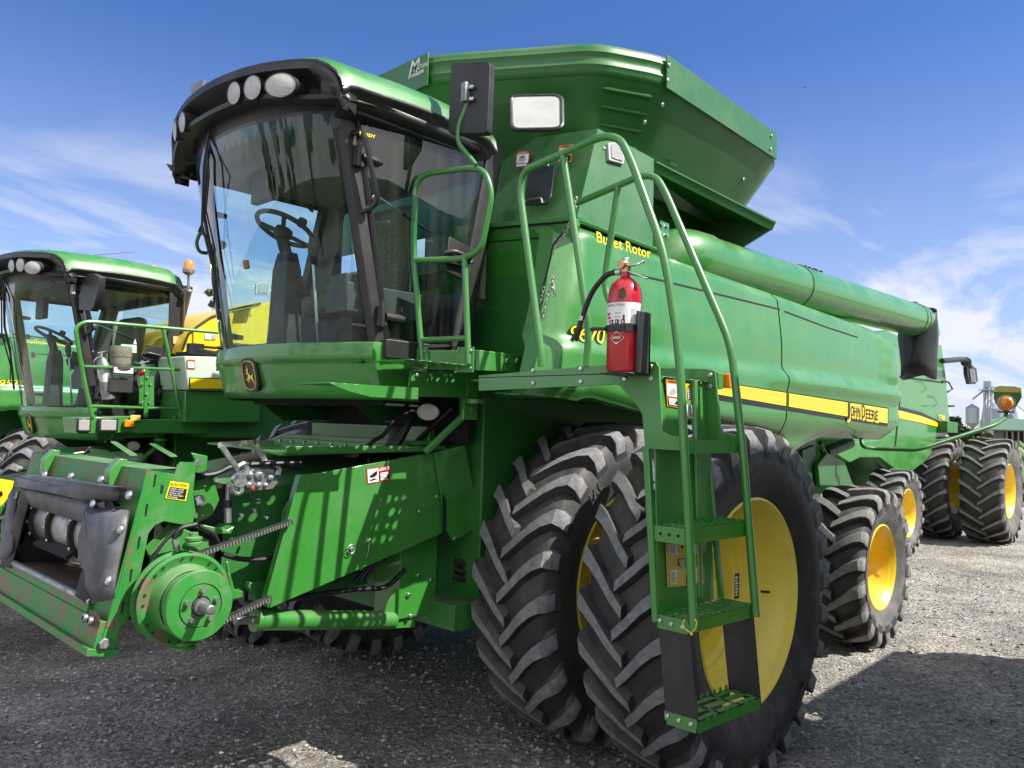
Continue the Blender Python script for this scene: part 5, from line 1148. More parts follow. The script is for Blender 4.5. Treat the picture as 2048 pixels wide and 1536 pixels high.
sticker(cq(lambda a, b: A(a, b, y=fy-.0), (732, 938), (780, 930), (780, 961), (734, 968)), (0, -1, 0), [('r', 0, 0, 1, 1, 'decal_red'), ('r', .04, .06, .49, .94, 'decal_white'), ('r', .52, .32, .96, .93, 'decal_black'), ('t', .58, .26, .2, 'DANGER', 'decal_white', .38, .02), ('p', [(.52, .27), (.55, .08), (.58, .27)], 0, 0, 0, 'decal_white'), ('p', [(.1, .5), (.42, .2), (.44, .45), (.3, .62), (.14, .6)], 0, 0, 0, 'decal_black'), ('p', [(.1, .75), (.3, .68), (.42, .8), (.3, .78), (.14, .84)], 0, 0, 0, 'decal_black')]+lines(.55, .93, .38, .9, 6, 'decal_white'), CH)
fb2 = lambda a, b: FB(a, b)
sticker(cq(fb2, (1034, 304), (1060, 302), (1057, 335), (1031, 337)), fN if fN.x < 0 else -fN, [('r', 0, 0, 1, 1, 'decal_red'), ('r', .05, .17, .95, .72, 'decal_white'), ('r', .05, .75, .95, .96, 'decal_black'), ('t', .22, .14, .09, 'DANGER', 'decal_white', .62, .02), ('p', [(.3, .3), (.7, .3), (.8, .55), (.55, .66), (.25, .6)], 0, 0, 0, 'decal_grey'), ('r', .4, .35, .6, .42, 'decal_black')]+lines(.1, .9, .78, .94, 2, 'decal_white'), CH)
sticker(cq(fb2, (1119, 292), (1146, 289), (1143, 324), (1115, 327)), fN if fN.x < 0 else -fN, [('r', 0, 0, 1, 1, 'decal_orange'), ('r', .06, .17, .94, .6, 'decal_white'), ('r', .06, .64, .94, .95, 'decal_black'), ('t', .2, .14, .09, 'WARNING', 'decal_black', .66, .02), ('p', [(.2, .25), (.4, .45), (.7, .25), (.8, .5), (.5, .55)], 0, 0, 0, 'decal_black')]+lines(.12, .9, .68, .92, 3, 'decal_white'), CH)
# black flap plate with chrome handle
nF = fN if fN.x < 0 else -fN
m = MB('black_paint'); cs = fil([FB(1060, 345), FB(1068, 336), FB(1112, 333), FB(1105, 395), FB(1096, 411), FB(1052, 413)], .02); m.plate([q+nF*.004 for q in cs], nF*.012); m.use('chrome'); m.tube(fil([FB(1055, 408)+nF*.016, FB(1058, 406)+nF*.03, FB(1088, 403)+nF*.03, FB(1088, 410)+nF*.016], .01), .007, 8); m.use('zinc'); m.bolt(FB(1067, 338)+nF*.016, nF, .009); m.bolt(FB(1099, 335)+nF*.016, nF, .009); m.build('access_flap', CH, bevel=.003)
# flood light on the tank shoulder side
sN = (q2_[0]-q2_[0]); sA, sB, sC = A(1196, 257, y=-1.28), A(1308, 318, y=-1.28), A(1154, 434, y=-1.41); sN = (sB-sA).cross(sC-sA).normalized(); sN = sN if sN.y < 0 else -sN
SS = lambda a, b: AP(a, b, sA, sN)
m = MB('decal_grey'); m.plate([q+sN*.001 for q in fil([SS(1226, 287), SS(1211, 288), SS(1213, 323), SS(1243, 331), SS(1243, 297), SS(1228, 288)], .012)], sN*.02); m.use('clear_lens'); m.plate([q+sN*.02 for q in fil([SS(1226, 291), SS(1215, 292), SS(1217, 319), SS(1239, 326), SS(1239, 299), SS(1228, 291)], .01)], sN*.008); m.use('zinc'); m.bolt(SS(1208, 297), sN, .010); m.bolt(SS(1246, 317), sN, .010); m.build('flood_light', CH, bevel=.002)
bpn = V((0, -1, .045)).normalized(); BPo = V((XL, yb(1.8)-.001, 1.8)); BP = lambda a, b: AP(a, b, BPo, bpn)
sticker(cq(BP, (1329, 1083), (1402, 1082), (1405, 1168), (1333, 1175)), bpn, [('r', 0, 0, 1, 1, 'decal_gold'), ('r', .36, .06, .62, .18, 'decal_yellow'), ('r', .40, .09, .47, .16, 'decal_black'), ('r', .50, .09, .57, .16, 'decal_black'), ('r', .3, .38, .62, .40, 'decal_black'), ('r', .3, .38, .32, .55, 'decal_black'), ('r', .32, .5, .62, .515, 'decal_black'), ('r', .5, .75, .54, .95, 'decal_black'), ('r', .49, .85, .56, .95, 'decal_black'), ('r', .06, .06, .3, .30, 'paper'), ('r', .7, .06, .94, .30, 'paper'), ('r', .06, .62, .24, .94, 'paper'), ('r', .76, .6, .94, .94, 'paper'), ('p', [(.36, .45), (.42, .44), (.45, .52), (.42, .6), (.36, .6), (.33, .52)], 0, 0, 0, 'decal_grey'), ('p', [(.5, .5), (.56, .5), (.58, .54), (.56, .6), (.5, .6), (.48, .54)], 0, 0, 0, 'decal_grey')]+lines(.08, .28, .08, .28, 4, 'decal_grey')+lines(.08, .22, .66, .9, 4, 'decal_grey')+lines(.78, .92, .66, .9, 4, 'decal_grey'), CH, 'instruction_decal', .004)
BPo2 = V((XL, -2.288, 1.95)); BQ = lambda a, b: AP(a, b, BPo2, (0, -1, 0))
sticker(cq(BQ, (1329, 757), (1353, 760), (1355, 816), (1332, 812)), (0, -1, 0), [('r', 0, 0, 1, 1, 'decal_orange'), ('r', .07, .17, .93, .62, 'decal_white'), ('r', .07, .65, .93, .96, 'decal_black'), ('t', .18, .13, .08, 'WARNING', 'decal_black', .7, .02), ('p', [(.2, .5), (.5, .3), (.8, .35), (.8, .5), (.3, .58)], 0, 0, 0, 'decal_grey')]+lines(.12, .9, .68, .94, 6, 'decal_white'), CH, e=.006)
sticker(cq(BQ, (1369, 767), (1384, 769), (1385, 802), (1371, 800)), (0, -1, 0), [('r', 0, 0, 1, 1, 'decal_yellow'), ('r', .07, .28, .93, .96, 'decal_black'), ('t', .1, .22, .14, 'CAUTION', 'decal_black', .8, .02)]+lines(.12, .9, .32, .94, 6, 'decal_white'), CH, e=.006)
sticker(cq(BQ, (1371, 809), (1388, 811), (1389, 837), (1373, 835)), (0, -1, 0), [('r', 0, 0, 1, 1, 'decal_white')]+lines(.1, .9, .1, .9, 6, 'decal_grey'), CH, e=.006)
# turn-signal lamp beside the landing
m = MB('amber'); c0a = A(1454, 762, y=-2.10); m.box(c0a, (.035, .05, .075)); am = m.build('amber_lamp', CH, bevel=.006); m = MB('green_paint'); m.box(A(1444, 762, y=-2.10)+V((-.01, .03, 0)), (.05, .06, .085)); m.build('housing', am, bevel=.004)
# rear warning-lamp arm --------------------------------------------------
m = MB('green_flat'); arm = [A(1722, 872, y=-1.42), A(1724, 893, y=-1.46), A(1745, 897, y=-1.50), A(1830, 900, y=-1.85), A(1850, 895, y=-1.92), A(1990, 850, y=-2.35), A(2012, 835, y=-2.38), A(2013, 815, y=-2.38)]
m.tube(fil(arm, .10, 6), .019, 12); ARM = m.build('warning_arm', CH)
c = A(2012, 806, y=-2.38); d = (CP-c).normalized(); 
m = MB('amber'); m.lathe([(0, .03), (.045, .024), (.062, .006), (.062, -.006), (.045, -.024), (0, -.03)], c, V((-1, -.25, .0)), 28); m.tube([c-V((0, 0, .05)), c-V((0, 0, .075))], [.035, .022], 12); m.build('amber_lamp', ARM)
m = MB('clear_lens'); m.lathe([(.062, -.008), (.078, -.006), (.078, .004), (.063, .006)], c, V((-1, -.25, 0)), 28)
m.use('hose_rubber'); m.box(c-V((0, 0, .085)), (.05, .13, .015)); m.build('lamp_ring', ARM)
m = MB('green_flat'); RF = lambda px, py: AP(px, py, c+V((.12, 0, 0)), (-1, -.25, 0)); o = [(1989, 775), (2000, 772), (2030, 773), (2042, 776), (2043, 795), (2037, 805), (2031, 815), (2028, 812), (2024, 800), (2013, 794), (2002, 798), (1997, 812), (1992, 808), (1987, 797)]
m.plate([RF(a, b) for a, b in o], (.012, 0, 0)); m.use('decal_gold'); m.plate([RF(a, b)+V((-.003, 0, 0)) for a, b in ((1990, 776), (2001, 774), (2029, 774), (2041, 777), (2042, 785), (1988, 784))], (.002, 0, 0)); m.build('reflector_panel', ARM, bevel=.003)
m = MB('green_flat'); m.tube([A(1700, 885, y=-1.1), A(1650, 905, y=-1.0)], .06, 14); m.box2((3.2, -.9, 1.2), (3.5, -.65, 1.85)); m.tube([A(1640, 885, y=-1.2), A(1690, 985, y=-1.0)], .02, 6)
m.use('tank_green'); m.plate([A(1655, 905, y=-1.25), A(1690, 925, y=-1.25), A(1705, 966, y=-1.25), A(1712, 972, y=-1.25), A(1640, 972, y=-1.25), A(1636, 930, y=-1.25)], (0, .04, 0)); m.use('green_flat'); m.plate([A(1605, 900, y=-1.2), A(1630, 890, y=-1.2), A(1640, 975, y=-1.2), A(1605, 975, y=-1.2)], (0, .04, 0)); m.build('rear_axle_frame', CH, bevel=.006)
# ---------------------------------------------------------------- wheels of the big combine
RF_, WF, RR_, WR = .95, .515, .70, .50
yo_, yi_ = -1.924, -1.174
random.seed(2)
w_out = wheel(CH, (0, yo_, RF_), RF_, WF, .53, 26, -1, deep=.28, th0=.05, rim='yellow_pale', nb=0, hubm='yellow_pale', hubr=.15, half=.040, letters=[('MICHELIN', 150), ('AGRIBIB', -30)])
w_in = wheel(CH, (0, yi_, RF_), RF_, WF, .53, 25, -1, deep=.22, th0=.13, rim='yellow_pale', mats=('tyre_rubber', 'tyre_worn'), half=.042, letters=[('RADIAL', -48)])
for w, y in ((w_out, 1.924), (w_in, 1.174)): mirror(w, 'wheel', CH)
w_r = wheel(CH, (3.33, -1.494, RR_), RR_, WR, .345, 18, -1, deep=.36, th0=.1, rim='yellow_paint', mats=('tyre_rubber', 'tyre_grey_lug', 'tyre_grey'), hubr=.11, out=.16, half=.050, h=.052)
mirror(w_r, 'wheel', CH)
m = MB('dark_void'); m.tube([V((3.33, -1.3, .7)), V((3.33, 1.3, .7))], .09, 12); m.tube([V((0, -1.6, .95)), V((0, 1.6, .95))], .14, 16); m.build('axle', CH)
m = MB('decal_black'); wc = V((0, -2.181+.05, RF_)); sticker([V((.10, -1.97, 1.07)), V((.155, -1.97, 1.07)), V((.155, -1.97, .93)), V((.10, -1.97, .93))], (0, -1, 0), [('r', 0, 0, 1, 1, 'decal_black')]+lines(.1, .9, .1, .9, 7, 'decal_white'), w_out, 'rim_sticker')
m = MB('hose_rubber'); m.tube([V((.33, -2.02, .95)), V((.33, -2.07, .955))], .008, 6); m.build('valve', w_out)
# ---------------------------------------------------------------- fire extinguisher
ex = A(1247, 745, x=XL-.07); er = .068; zb0 = A(1247, 745, x=XL-.07).z; zt0 = A(1247, 560, x=XL-.07).z
EX = empty('fire_extinguisher', (ex.x, ex.y, zb0), 'red fire extinguisher strapped upright to the landing beside the ladder handrail', 'fire extinguisher')
h = zt0-zb0; m = MB('red_paint'); o = V((ex.x, ex.y, zb0)); er = abs(A(1218, 700, x=ex.x).y-A(1278, 700, x=ex.x).y)/2*.96
m.lathe([(0, 0), (er*.9, 0), (er, .012), (er, h-.09), (er*.96, h-.055), (er*.8, h-.02), (er*.5, h), (.02, h+.012), (.02, h+.03)], o, (0, 0, 1), 40); EB = m.build('cylinder', EX, ang=50)
m = MB('decal_white'); toC = math.atan2(CP.y-ex.y, CP.x-ex.x)
def cyl(a, z, e=.0006): return V((ex.x+(er+e)*math.cos(a), ex.y+(er+e)*math.sin(a), z))
def band(z0, z1, a0, a1, mt, e=.0008): m.use(mt); m.grid([[cyl(toC+a0+(a1-a0)*k/24, z, e) for k in range(25)] for z in (z0, z1)])
zl0, zl1 = zb0+h*.49, zb0+h*.73
band(zl0, zl1, -1.5, 1.5, 'decal_white')
def ctext(st, a, z, hh, mt, fitw, e=.0016, bold=0):
    m.use(mt); vs, fs, w = textmesh(st, 0, 1, bold); m.add([cyl(toC+a+(x_/w*fitw)/er, z+y_*hh, e) for x_, y_ in vs], fs)
ctext('INSTRUCTIONS', -1.25, zl1-.016, .010, 'decal_black', er*1.25)
random.seed(8)
for k in range(14): z = zl1-.03-.0065*k; band(z, z+.003, .35, .35+random.uniform(.4, .75), 'decal_grey', .0014)
for k in range(5): z = zl1-.05-.016*k; band(z, z+.010, -1.25+.1*k, -.85+random.uniform(-.1, .2), 'decal_red', .0014); band(z+.004, z+.008, -.6, -.25, 'decal_grey', .0014)
for a in (-.9, -.55, -.2): band(zl0+.004, zl0+.022, a, a+.22, 'decal_black', .0014); band(zl0+.008, zl0+.017, a+.05, a+.13, 'decal_white', .002)
band(zl1-.075, zl1-.052, -.1, .0, 'decal_black', .0014); band(zl1-.09, zl1-.078, -.12, .0, 'decal_red', .0014); 
zd = zb0+h*.355; dm = [(-.9, 0), (-.45, .028), (.0, 0), (-.45, -.028)]
m.use('decal_white'); m.poly([cyl(toC+a, zd+z, .002) for a, z in dm]); m.use('decal_black'); m.poly([cyl(toC+a, zd+z, .0026) for a, z in ((-.83, .006), (-.10, .006), (-.10, -.006), (-.83, -.006))]); ctext('AMEREX', -.75, zd-.0045, .009, 'decal_white', er*.58, .0034, .02); m.use('decal_red'); m.poly([cyl(toC+a, zd+z, .003) for a, z in ((-.55, .009), (-.35, .009), (-.38, .016), (-.52, .016))])
m.use('rusty'); random.seed(3)
m.add([cyl(toC+a, zb0+h*.815+z, .001) for a, z in [(.0+-.15+.24*math.cos(t)*random.uniform(.7, 1.1), .028*math.sin(t)*random.uniform(.7, 1.15)) for t in [2*PI*k/14 for k in range(14)]]], [list(range(14))])
m.build('label_wrap', EB, smooth=False)
m = MB('black_plastic')
def ringz(z, w, e, a0=-3.14, a1=3.14): return [[cyl(toC+a0+(a1-a0)*k/40, zz, ee) for k in range(41)] for zz, ee in ((z-w, e*.2), (z-w, e), (z+w, e), (z+w, e*.2))]
m.grid(ringz(zb0+h*.46, .014, .005)); m.box(cyl(toC+.2, zb0+h*.46, .009), (.012, .03, .032), rot=(toC+.2, 'Z')); m.box(cyl(toC-.45, zb0+h*.46, .009), (.012, .03, .028), rot=(toC-.45, 'Z')); m.tube([cyl(toC-1.35, zb0+h*.46, .006), cyl(toC-1.5, zb0+h*.465, .03)+V((0, .03, 0)), cyl(toC-1.5, zb0+h*.46, .03)+V((0, .045, .0))], .010, 4); m.build('strap', EX)
m = MB('black_plastic'); rt = V((math.cos(toC+PI/2), math.sin(toC+PI/2), 0)); yy0 = ex.y-er-.006
m.box2((ex.x-.03, yy0, zb0-.006), (ex.x+.06, yy0-.012, zb0+h*.64)); m.box2((ex.x-.07, yy0, zb0-.010), (ex.x+.07, ex.y+er, zb0-.004)); m.box2((ex.x+.045, yy0-.012, zb0-.006), (ex.x+.06, ex.y+.03, zb0+h*.5)); m.build('bracket', EX, bevel=.003)
m = MB('brass'); vt = V((ex.x, ex.y, zb0+h+.03)); m.tube([vt, vt+V((0, 0, .03))], .022, 16); m.lathe([(0, .03), (.019, .028), (.021, 0)], vt+V((-.005, 0, .03)), (-1, .1, 0), 16); VB = m.build('valve', EX)
m = MB('zinc'); XE = XL-.07; hp = lambda a, b: A(a, b, x=XE)
m.tube([vt+V((0, .0, .03)), vt+V((0, 0, .062))], .014, 10); m.box(lerp(hp(1246, 537), hp(1288, 524), .5)+V((0, 0, .002)), (.022, (hp(1246, 537)-hp(1288, 524)).length, .009), ax=(V((1, 0, 0)), (hp(1288, 524)-hp(1246, 537)).normalized(), V((1, 0, 0)).cross((hp(1288, 524)-hp(1246, 537)).normalized())))
m.build('handle', EX, bevel=.003)
m = MB('zinc'); m.box(lerp(hp(1252, 540), hp(1294, 557), .5), (.02, (hp(1252, 540)-hp(1294, 557)).length, .007), ax=(V((1, 0, 0)), (hp(1294, 557)-hp(1252, 540)).normalized(), V((1, 0, 0)).cross((hp(1294, 557)-hp(1252, 540)).normalized()))); m.build('lever', EX, bevel=.002)
m = MB('hose_rubber'); m.tube(fil([hp(1242, 544), hp(1215, 547), hp(1185, 580), hp(1168, 625), hp(1164, 640)], .06, 8), .0115, 12); m.use('zinc'); m.tube([hp(1243, 544), hp(1233, 545)], .014, 12); m.tube([hp(1165, 632), hp(1163, 641)], .0135, 10); hs = m.build('hose', EX); m = MB('hose_rubber'); m.tube([hp(1163, 640), hp(1157, 660), hp(1149, 680)], [.011, .014, .017], 14); m.build('nozzle', hs)
# ---------------------------------------------------------------- neighbouring combines (copies of the same machine)
skipL = ('warning_decal', 'instruction_decal', 'service_door_', 'handrail', 'front_rail', 'safety_chain', 'cable', 'ladder_step', 'step_hanger', 'ladder_stile', 'ladder_back', 'landing_beam', 'landing_deck', 'mirror_arm', 'mirror', 'model_number', 'access_flap', 'rail_bracket', 'walkway_toe_board', 'foot_step', 'light_bracket', 'warning_arm', 'under_hose', 'stuck_straw', 'tie_strap', 'coupler', 'coupler_lever', 'amber_lamp', 'drive_hose', 'hose_loom', 'maker_lettering', 'brand_lettering_', 'tank_band', 'tank_hopper', 'tank_window', 'tank_side_plate', 'tank_bolt', 'tank_clip', 'tank_front_plate', 'tank_shoulder', 'tank_ledge', 'tank_lower', 'unloading_auger', 'auger_elbow', 'rubber_spout', 'light_mount', 'far_handrail')
GRP = 'combine harvesters parked in a row'
N9570 = numdecal('9570', None)
def place(name, loc, rz, label, skip=skipL, num=True):
    c = copy_tree(CH, None, skip); c.name = name; c.location = loc; c.rotation_euler = (0, 0, rz); c['label'] = label; c['group'] = GRP
    if not num: return c
    n = N9570.copy(); COL.objects.link(n); n.name = 'model_number'; n.parent = c; return c
P2 = (.0726, 4.453, -.36); A2 = .0559
C2 = place('combine_harvester', P2, A2, 'second green combine in the row, its cab carrying an orange beacon and a three-bar rail', skipL+('side_panel', 'front_panel', 'service_door', 'front_seam', 'side_seam', 'panel_groove', 'rotor_lettering', 'far_handrail'), False)
C3 = place('combine_harvester', (-.56, 8.9, -.15), A2, 'third green combine numbered 9570, seen at the left photo edge past the second cab')
# the machine parked on the other side of the photographer: it stands outside the picture and throws the shadow over the yard
C4 = place('combine_harvester', (.30, -5.74, 0), 0, 'green combine parked beside the photographer, only its shadow on the gravel is seen', skip=[s for s in skipL if s not in ('tank_shoulder', 'tank_lower')])
C4['_o'] = (0, 0, 0); m = MB('tank_green'); pl = [(-.72, -1.4), (-.5, -1.58), (2.3, -1.58), (2.5, -1.4), (2.5, 1.4), (2.3, 1.58), (-.5, 1.58), (-.72, 1.4)]
m.grid([[V((.9+(x-.9)*k, y*k, z)) for x, y in pl+pl[:1]] for k, z in ((.66, 3.4), (1, 4.0), (1, 4.25), (.99, 4.25), (.97, 4.0))]); m.build('shadow_tank_extension', C4, solid=.01, ang=30); m = MB('green_flat'); m.box2((2.3, -1.32, 2.8), (4.35, 1.32, 3.30)); m.build('shadow_engine_deck', C4, bevel=.05)  # tank extension and engine deck added here, sized to shape the shadow
bpy.data.objects.remove(N9570)
R2 = Matrix.Translation(P2) @ Matrix.Rotation(A2, 4, 'Z'); R2i = R2.inverted()
def Y2(px, py, yl):      # point on local plane y=yl of the second combine, returned in its own frame
    o = R2 @ V((0, yl, 0)); n = R2.to_3x3() @ V((0, 1, 0)); return R2i @ AP(px, py, o, n)
def X2(px, py, xl):
    o = R2 @ V((xl, 0, 0)); n = R2.to_3x3() @ V((1, 0, 0)); return R2i @ AP(px, py, o, n)
m = MB('green_paint'); yr = -1.30
def T2(pts, r=.017, fr=.08, y=yr): m.tube(fil([Y2(a, b, y) for a, b in pts], fr), r, 10)
T2([(185, 835), (170, 770), (150, 655), (170, 643), (205, 645), (470, 668)]); T2([(326, 659), (345, 745), (362, 835)]); T2([(168, 733), (330, 738), (455, 745)], .014); T2([(178, 812), (355, 818), (470, 822)], .014)
m.build('walkway_rail', C2)
m = MB('green_paint')
m.plate([Y2(152, 835, yr), Y2(268, 832, yr), Y2(270, 865, yr), Y2(156, 868, yr)], (0, .3, 0)); m.plate([Y2(268, 838, yr), Y2(500, 840, yr), Y2(503, 868, yr), Y2(268, 866, yr)], (0, .04, 0)); m.build('walkway_beam', C2, bevel=.006)
for px, w in ((167, 14), (216, 22)):
    c = Y2(px, 850, yr-.02); m = MB('black_plastic'); m.box(c, (.030+w*.006, .03, .12)); o_ = m.build('position_lamp', C2, bevel=.008); m = MB('clear_lens'); m.box(c+V((0, -.014, 0)), (.015+w*.005, .012, .09)); m.build('lens', o_, bevel=.006)
m = MB('amber'); m.box(Y2(258, 847, yr-.03), (.08, .03, .06)); m.use('decal_gold'); m.box(Y2(271, 836, yr-.02), (.09, .008, .05)); m.build('amber_lamp', C2, bevel=.004)
# mirror of the second combine
m = MB('black_plastic'); c = X2(178, 585, -1.75); cs = [X2(a, b, -1.75) for a, b in ((172, 549), (186, 547), (197, 553), (196, 580), (188, 612), (182, 622), (158, 620), (157, 600), (164, 570))]; m.plate(cs, (.06, 0, 0)); m.tube(fil([X2(150, 560, -1.7), X2(162, 556, -1.72), X2(165, 562, -1.74)], .02), .012, 8); mr_ = m.build('mirror', C2, bevel=.015); m = MB('clear_lens'); m.box(X2(146, 579, -1.78), (.03, .05, .09)); m.use('amber'); m.box(X2(143, 567, -1.78), (.03, .05, .05)); m.build('side_lamp', mr_, bevel=.006)
m = MB('yellow_paint'); m.plate([Y2(a, b, -1.0) for a, b in ((-30, 952), (28, 962), (22, 988), (6, 1008), (-30, 1040))], (0, .02, 0)); m.use('decal_black'); m.plate([Y2(a, b, -1.004) for a, b in ((-6, 985), (4, 982), (6, 990), (-4, 998))], (0, .003, 0)); m.build('marker_plate', C2)
# beacon mast
def beacon(par, f, mast=None):
    m = MB('amber'); m.lathe([(0, .13), (.025, .125), (.045, .10), (.05, .06), (.052, .03)], f, (0, 0, 1), 24); b_ = m.build('beacon', par); m = MB('cast_steel'); m.lathe([(.056, .035), (.054, .0), (.025, -.02), (0, -.02)], f, (0, 0, 1), 24); m.build('beacon_base', b_); return b_
f = Y2(377, 546, -1.0); b_ = beacon(C2, f); m = MB('cast_steel'); m.tube([f+V((0, 0, -.02)), Y2(377, 578, -1.0)], .013, 8); m.tube([Y2(377, 578, -1.0), Y2(366, 582, -.95)], .016, 8); m.lathe([(0, .01), (.03, .008), (.034, -.01), (0, -.012)], Y2(378, 581, -1.0), (0, 0, 1), 16); m.use('brass'); m.tube([Y2(369, 583, -.93), Y2(366, 672, -.93)], .008, 6); m.build('beacon_mast', C2)
beacon(C2, Y2(305, 552, .7))
m = MB('hose_rubber'); m.tube([Y2(117, 516, -.2), Y2(269, 503, -.2)], .005, 5); m.build('aerial', C2)
# speaker-like grille, front rail kit and the gear on the second landing
m = MB('black_plastic'); sp0 = [Y2(a, b, -.90) for a, b in ((328, 760), (355, 760), (358, 815), (310, 815))]; m.plate([Y2(a, b, -.905) for a, b in ((340, 585), (368, 578), (368, 830), (300, 832), (338, 660))], (0, .02, 0)); c = Y2(322, 788, -.93); m.lathe([(.085, 0), (.085, .01), (.06, -.01), (.03, .0), (.025, .015), (0, .017)], c, (0, -1, 0), 28); m.build('side_cover', C2, bevel=.004)
sticker([Y2(346, 672, -.912), Y2(364, 674, -.912), Y2(363, 690, -.912), Y2(346, 687, -.912)], (0, -1, 0), [('r', 0, 0, 1, 1, 'decal_gold'), ('r', .12, .15, .88, .85, 'decal_grey')], C2)
def wE(px, py, y): return R2 @ Y2(px, py, y)
def ext2(px0, py0, px1, py1, r, colr, label, y=-1.22):
    a, b = wE(px0, py0, y), wE(px1, py1, y); E = empty('fire_extinguisher', a, label, 'fire extinguisher', 'fire extinguishers on the second combine'); h = (b-a).length; ax = (b-a).normalized()
    m = MB(colr); m.lathe([(0, 0), (r, .01), (r, h-.06), (r*.6, h-.01), (.02, h+.01)], a, ax, 24); m.use('decal_white'); m.lathe([(r+.001, h*.45), (r+.001, h*.75)], a, ax, 24); m.build('cylinder', E)
    m = MB('chrome'); m.tube([b, b+ax*.05], .018, 8); m.tube([b+ax*.05+V((.05, -.02, .02)), b+ax*.045+V((-.03, 0, 0))], .010, 6); m.tube([b+ax*.03+V((-.08, -.02, .03)), b+ax*.02], .010, 6); m.build('handle', E)
    m = MB('hose_rubber'); m.tube(fil([b+ax*.03, b+V((-.09, -.03, -.02)), b-ax*.15+V((-.09, -.04, 0)), a+ax*h*.4+V((-.07, -.04, 0))], .05), .010, 8); m.build('hose', E)
ext2(218, 800, 205, 718, .055, 'cast_steel', 'tarnished silver fire extinguisher on the second combine landing, left of the round filter bowl')
ext2(290, 800, 286, 738, .05, 'red_paint', 'small red fire extinguisher behind the bolted green bracket on the second combine')
F0 = wE(240, 735, -1.25); m = MB('cab_grey'); m.lathe([(0, -.02), (.11, -.02), (.11, 0), (.095, .01), (.09, .03)], F0, (0, 0, 1), 24); FP_ = empty('filter_bowl', F0, 'round amber filter bowl with a dark base clamped to the second combine rail', 'filter bowl'); fo_ = m.build('base', FP_); m = MB('headliner'); m.lathe([(.085, .03), (.09, .17), (.085, .185), (0, .187)], F0, (0, 0, 1), 24); m.use('seat_cloth'); m.lathe([(.091, .09), (.092, .14)], F0, (0, 0, 1), 24); m.build('bowl', FP_)
m = MB('decal_white'); m.box(F0+V((0, -.08, -.03)), (.16, .03, .05)); m.use('cab_trim'); m.box(F0+V((0, 0, -.16)), (.2, .1, .12)); m.build('clamp', FP_, bevel=.005)
m = MB('green_paint'); m.plate([Y2(a, b, -1.31) for a, b in ((279, 752), (308, 752), (308, 812), (279, 812))], (0, .012, 0)); m.plate([Y2(a, b, -1.318) for a, b in ((290, 740), (298, 740), (296, 835), (288, 835))], (0, .008, 0)); m.use('zinc')
for px, py in ((286, 768), (301, 768), (295, 755), (293, 788), (285, 805), (299, 805)): m.bolt(Y2(px, py, -1.325), (0, -1, 0), .012, .008)
m.build('bolted_bracket', C2)
sticker([Y2(242, 688, -.93), Y2(273, 690, -.93), Y2(273, 706, -.93), Y2(240, 704, -.93)], (0, -1, 0), [('r', 0, 0, 1, 1, 'decal_pale_green'), ('p', [(.78, -.1), (.9, -.75), (1, -.1)], 0, 0, 0, 'decal_white')], C2, 'window_sticker')
# yellow hood and pale side shield of the second combine
def PY(l, yl, dy=0): return [Y2(a, b, yl)+V((0, dy, 0)) for a, b in l]
hood = [(362, 705), (375, 672), (395, 655), (420, 638), (455, 625), (520, 610), (600, 592), (632, 590), (632, 690), (560, 700), (440, 708), (372, 710)]
m = MB('yellow_paint'); m.plate(PY(hood, -1.1), (0, 1.3, 0)); m.plate(PY([(385, 663), (440, 640), (452, 650), (450, 690), (430, 694), (385, 690)], -1.1, -.02), (0, .02, 0)); m.use('hose_rubber'); m.tube(PY([(364, 700), (376, 668), (395, 652), (420, 635), (455, 621), (520, 607)], -1.1, -.01), .012, 6)
m.use('decal_white'); m.plate(PY([(407, 668), (420, 669), (420, 680), (407, 679)], -1.1, -.03), (0, .005, 0)); m.use('decal_grey'); m.plate(PY([(421, 669), (429, 670), (429, 679), (421, 680)], -1.1, -.03), (0, .005, 0)); m.build('hood', C2, bevel=.012)
m = MB('decal_pale_green'); m.plate(PY([(369, 712), (520, 716), (520, 783), (376, 780)], -1.42), (0, .8, 0)); SSH = m.build('side_shield', C2, bevel=.012); m = MB('decal_black'); m.plate(PY([(378, 755), (520, 758), (520, 780), (378, 779)], -1.42, -.004), (0, .003, 0)); m.use('decal_yellow'); m.plate(PY([(380, 757), (520, 760), (520, 778), (380, 777)], -1.42, -.008), (0, .004, 0)); m.build('stripe_decal', SSH)
sticker(PY([(373, 719), (389, 720), (390, 738), (374, 737)], -1.42), (0, -1, 0), [('r', 0, 0, 1, 1, 'decal_red'), ('r', .1, .2, .9, .9, 'decal_white')], SSH, e=.008)
m = MB('hose_rubber'); m.plate(PY([(372, 703), (520, 706), (520, 716), (372, 712)], -1.25), (0, .2, 0))
for px in (386, 395, 470): m.box(Y2(px, 698, -1.28), (.10, .06, .10))
m.tube(PY([(395, 700), (430, 706), (470, 690), (520, 694)], -1.3), .02, 6); m.build('hose_bank', C2)
m = MB('green_paint'); m.plate(PY([(370, 782), (520, 784), (520, 845), (370, 845)], -1.38), (0, .6, 0)); m.build('lower_shield', C2, bevel=.01)
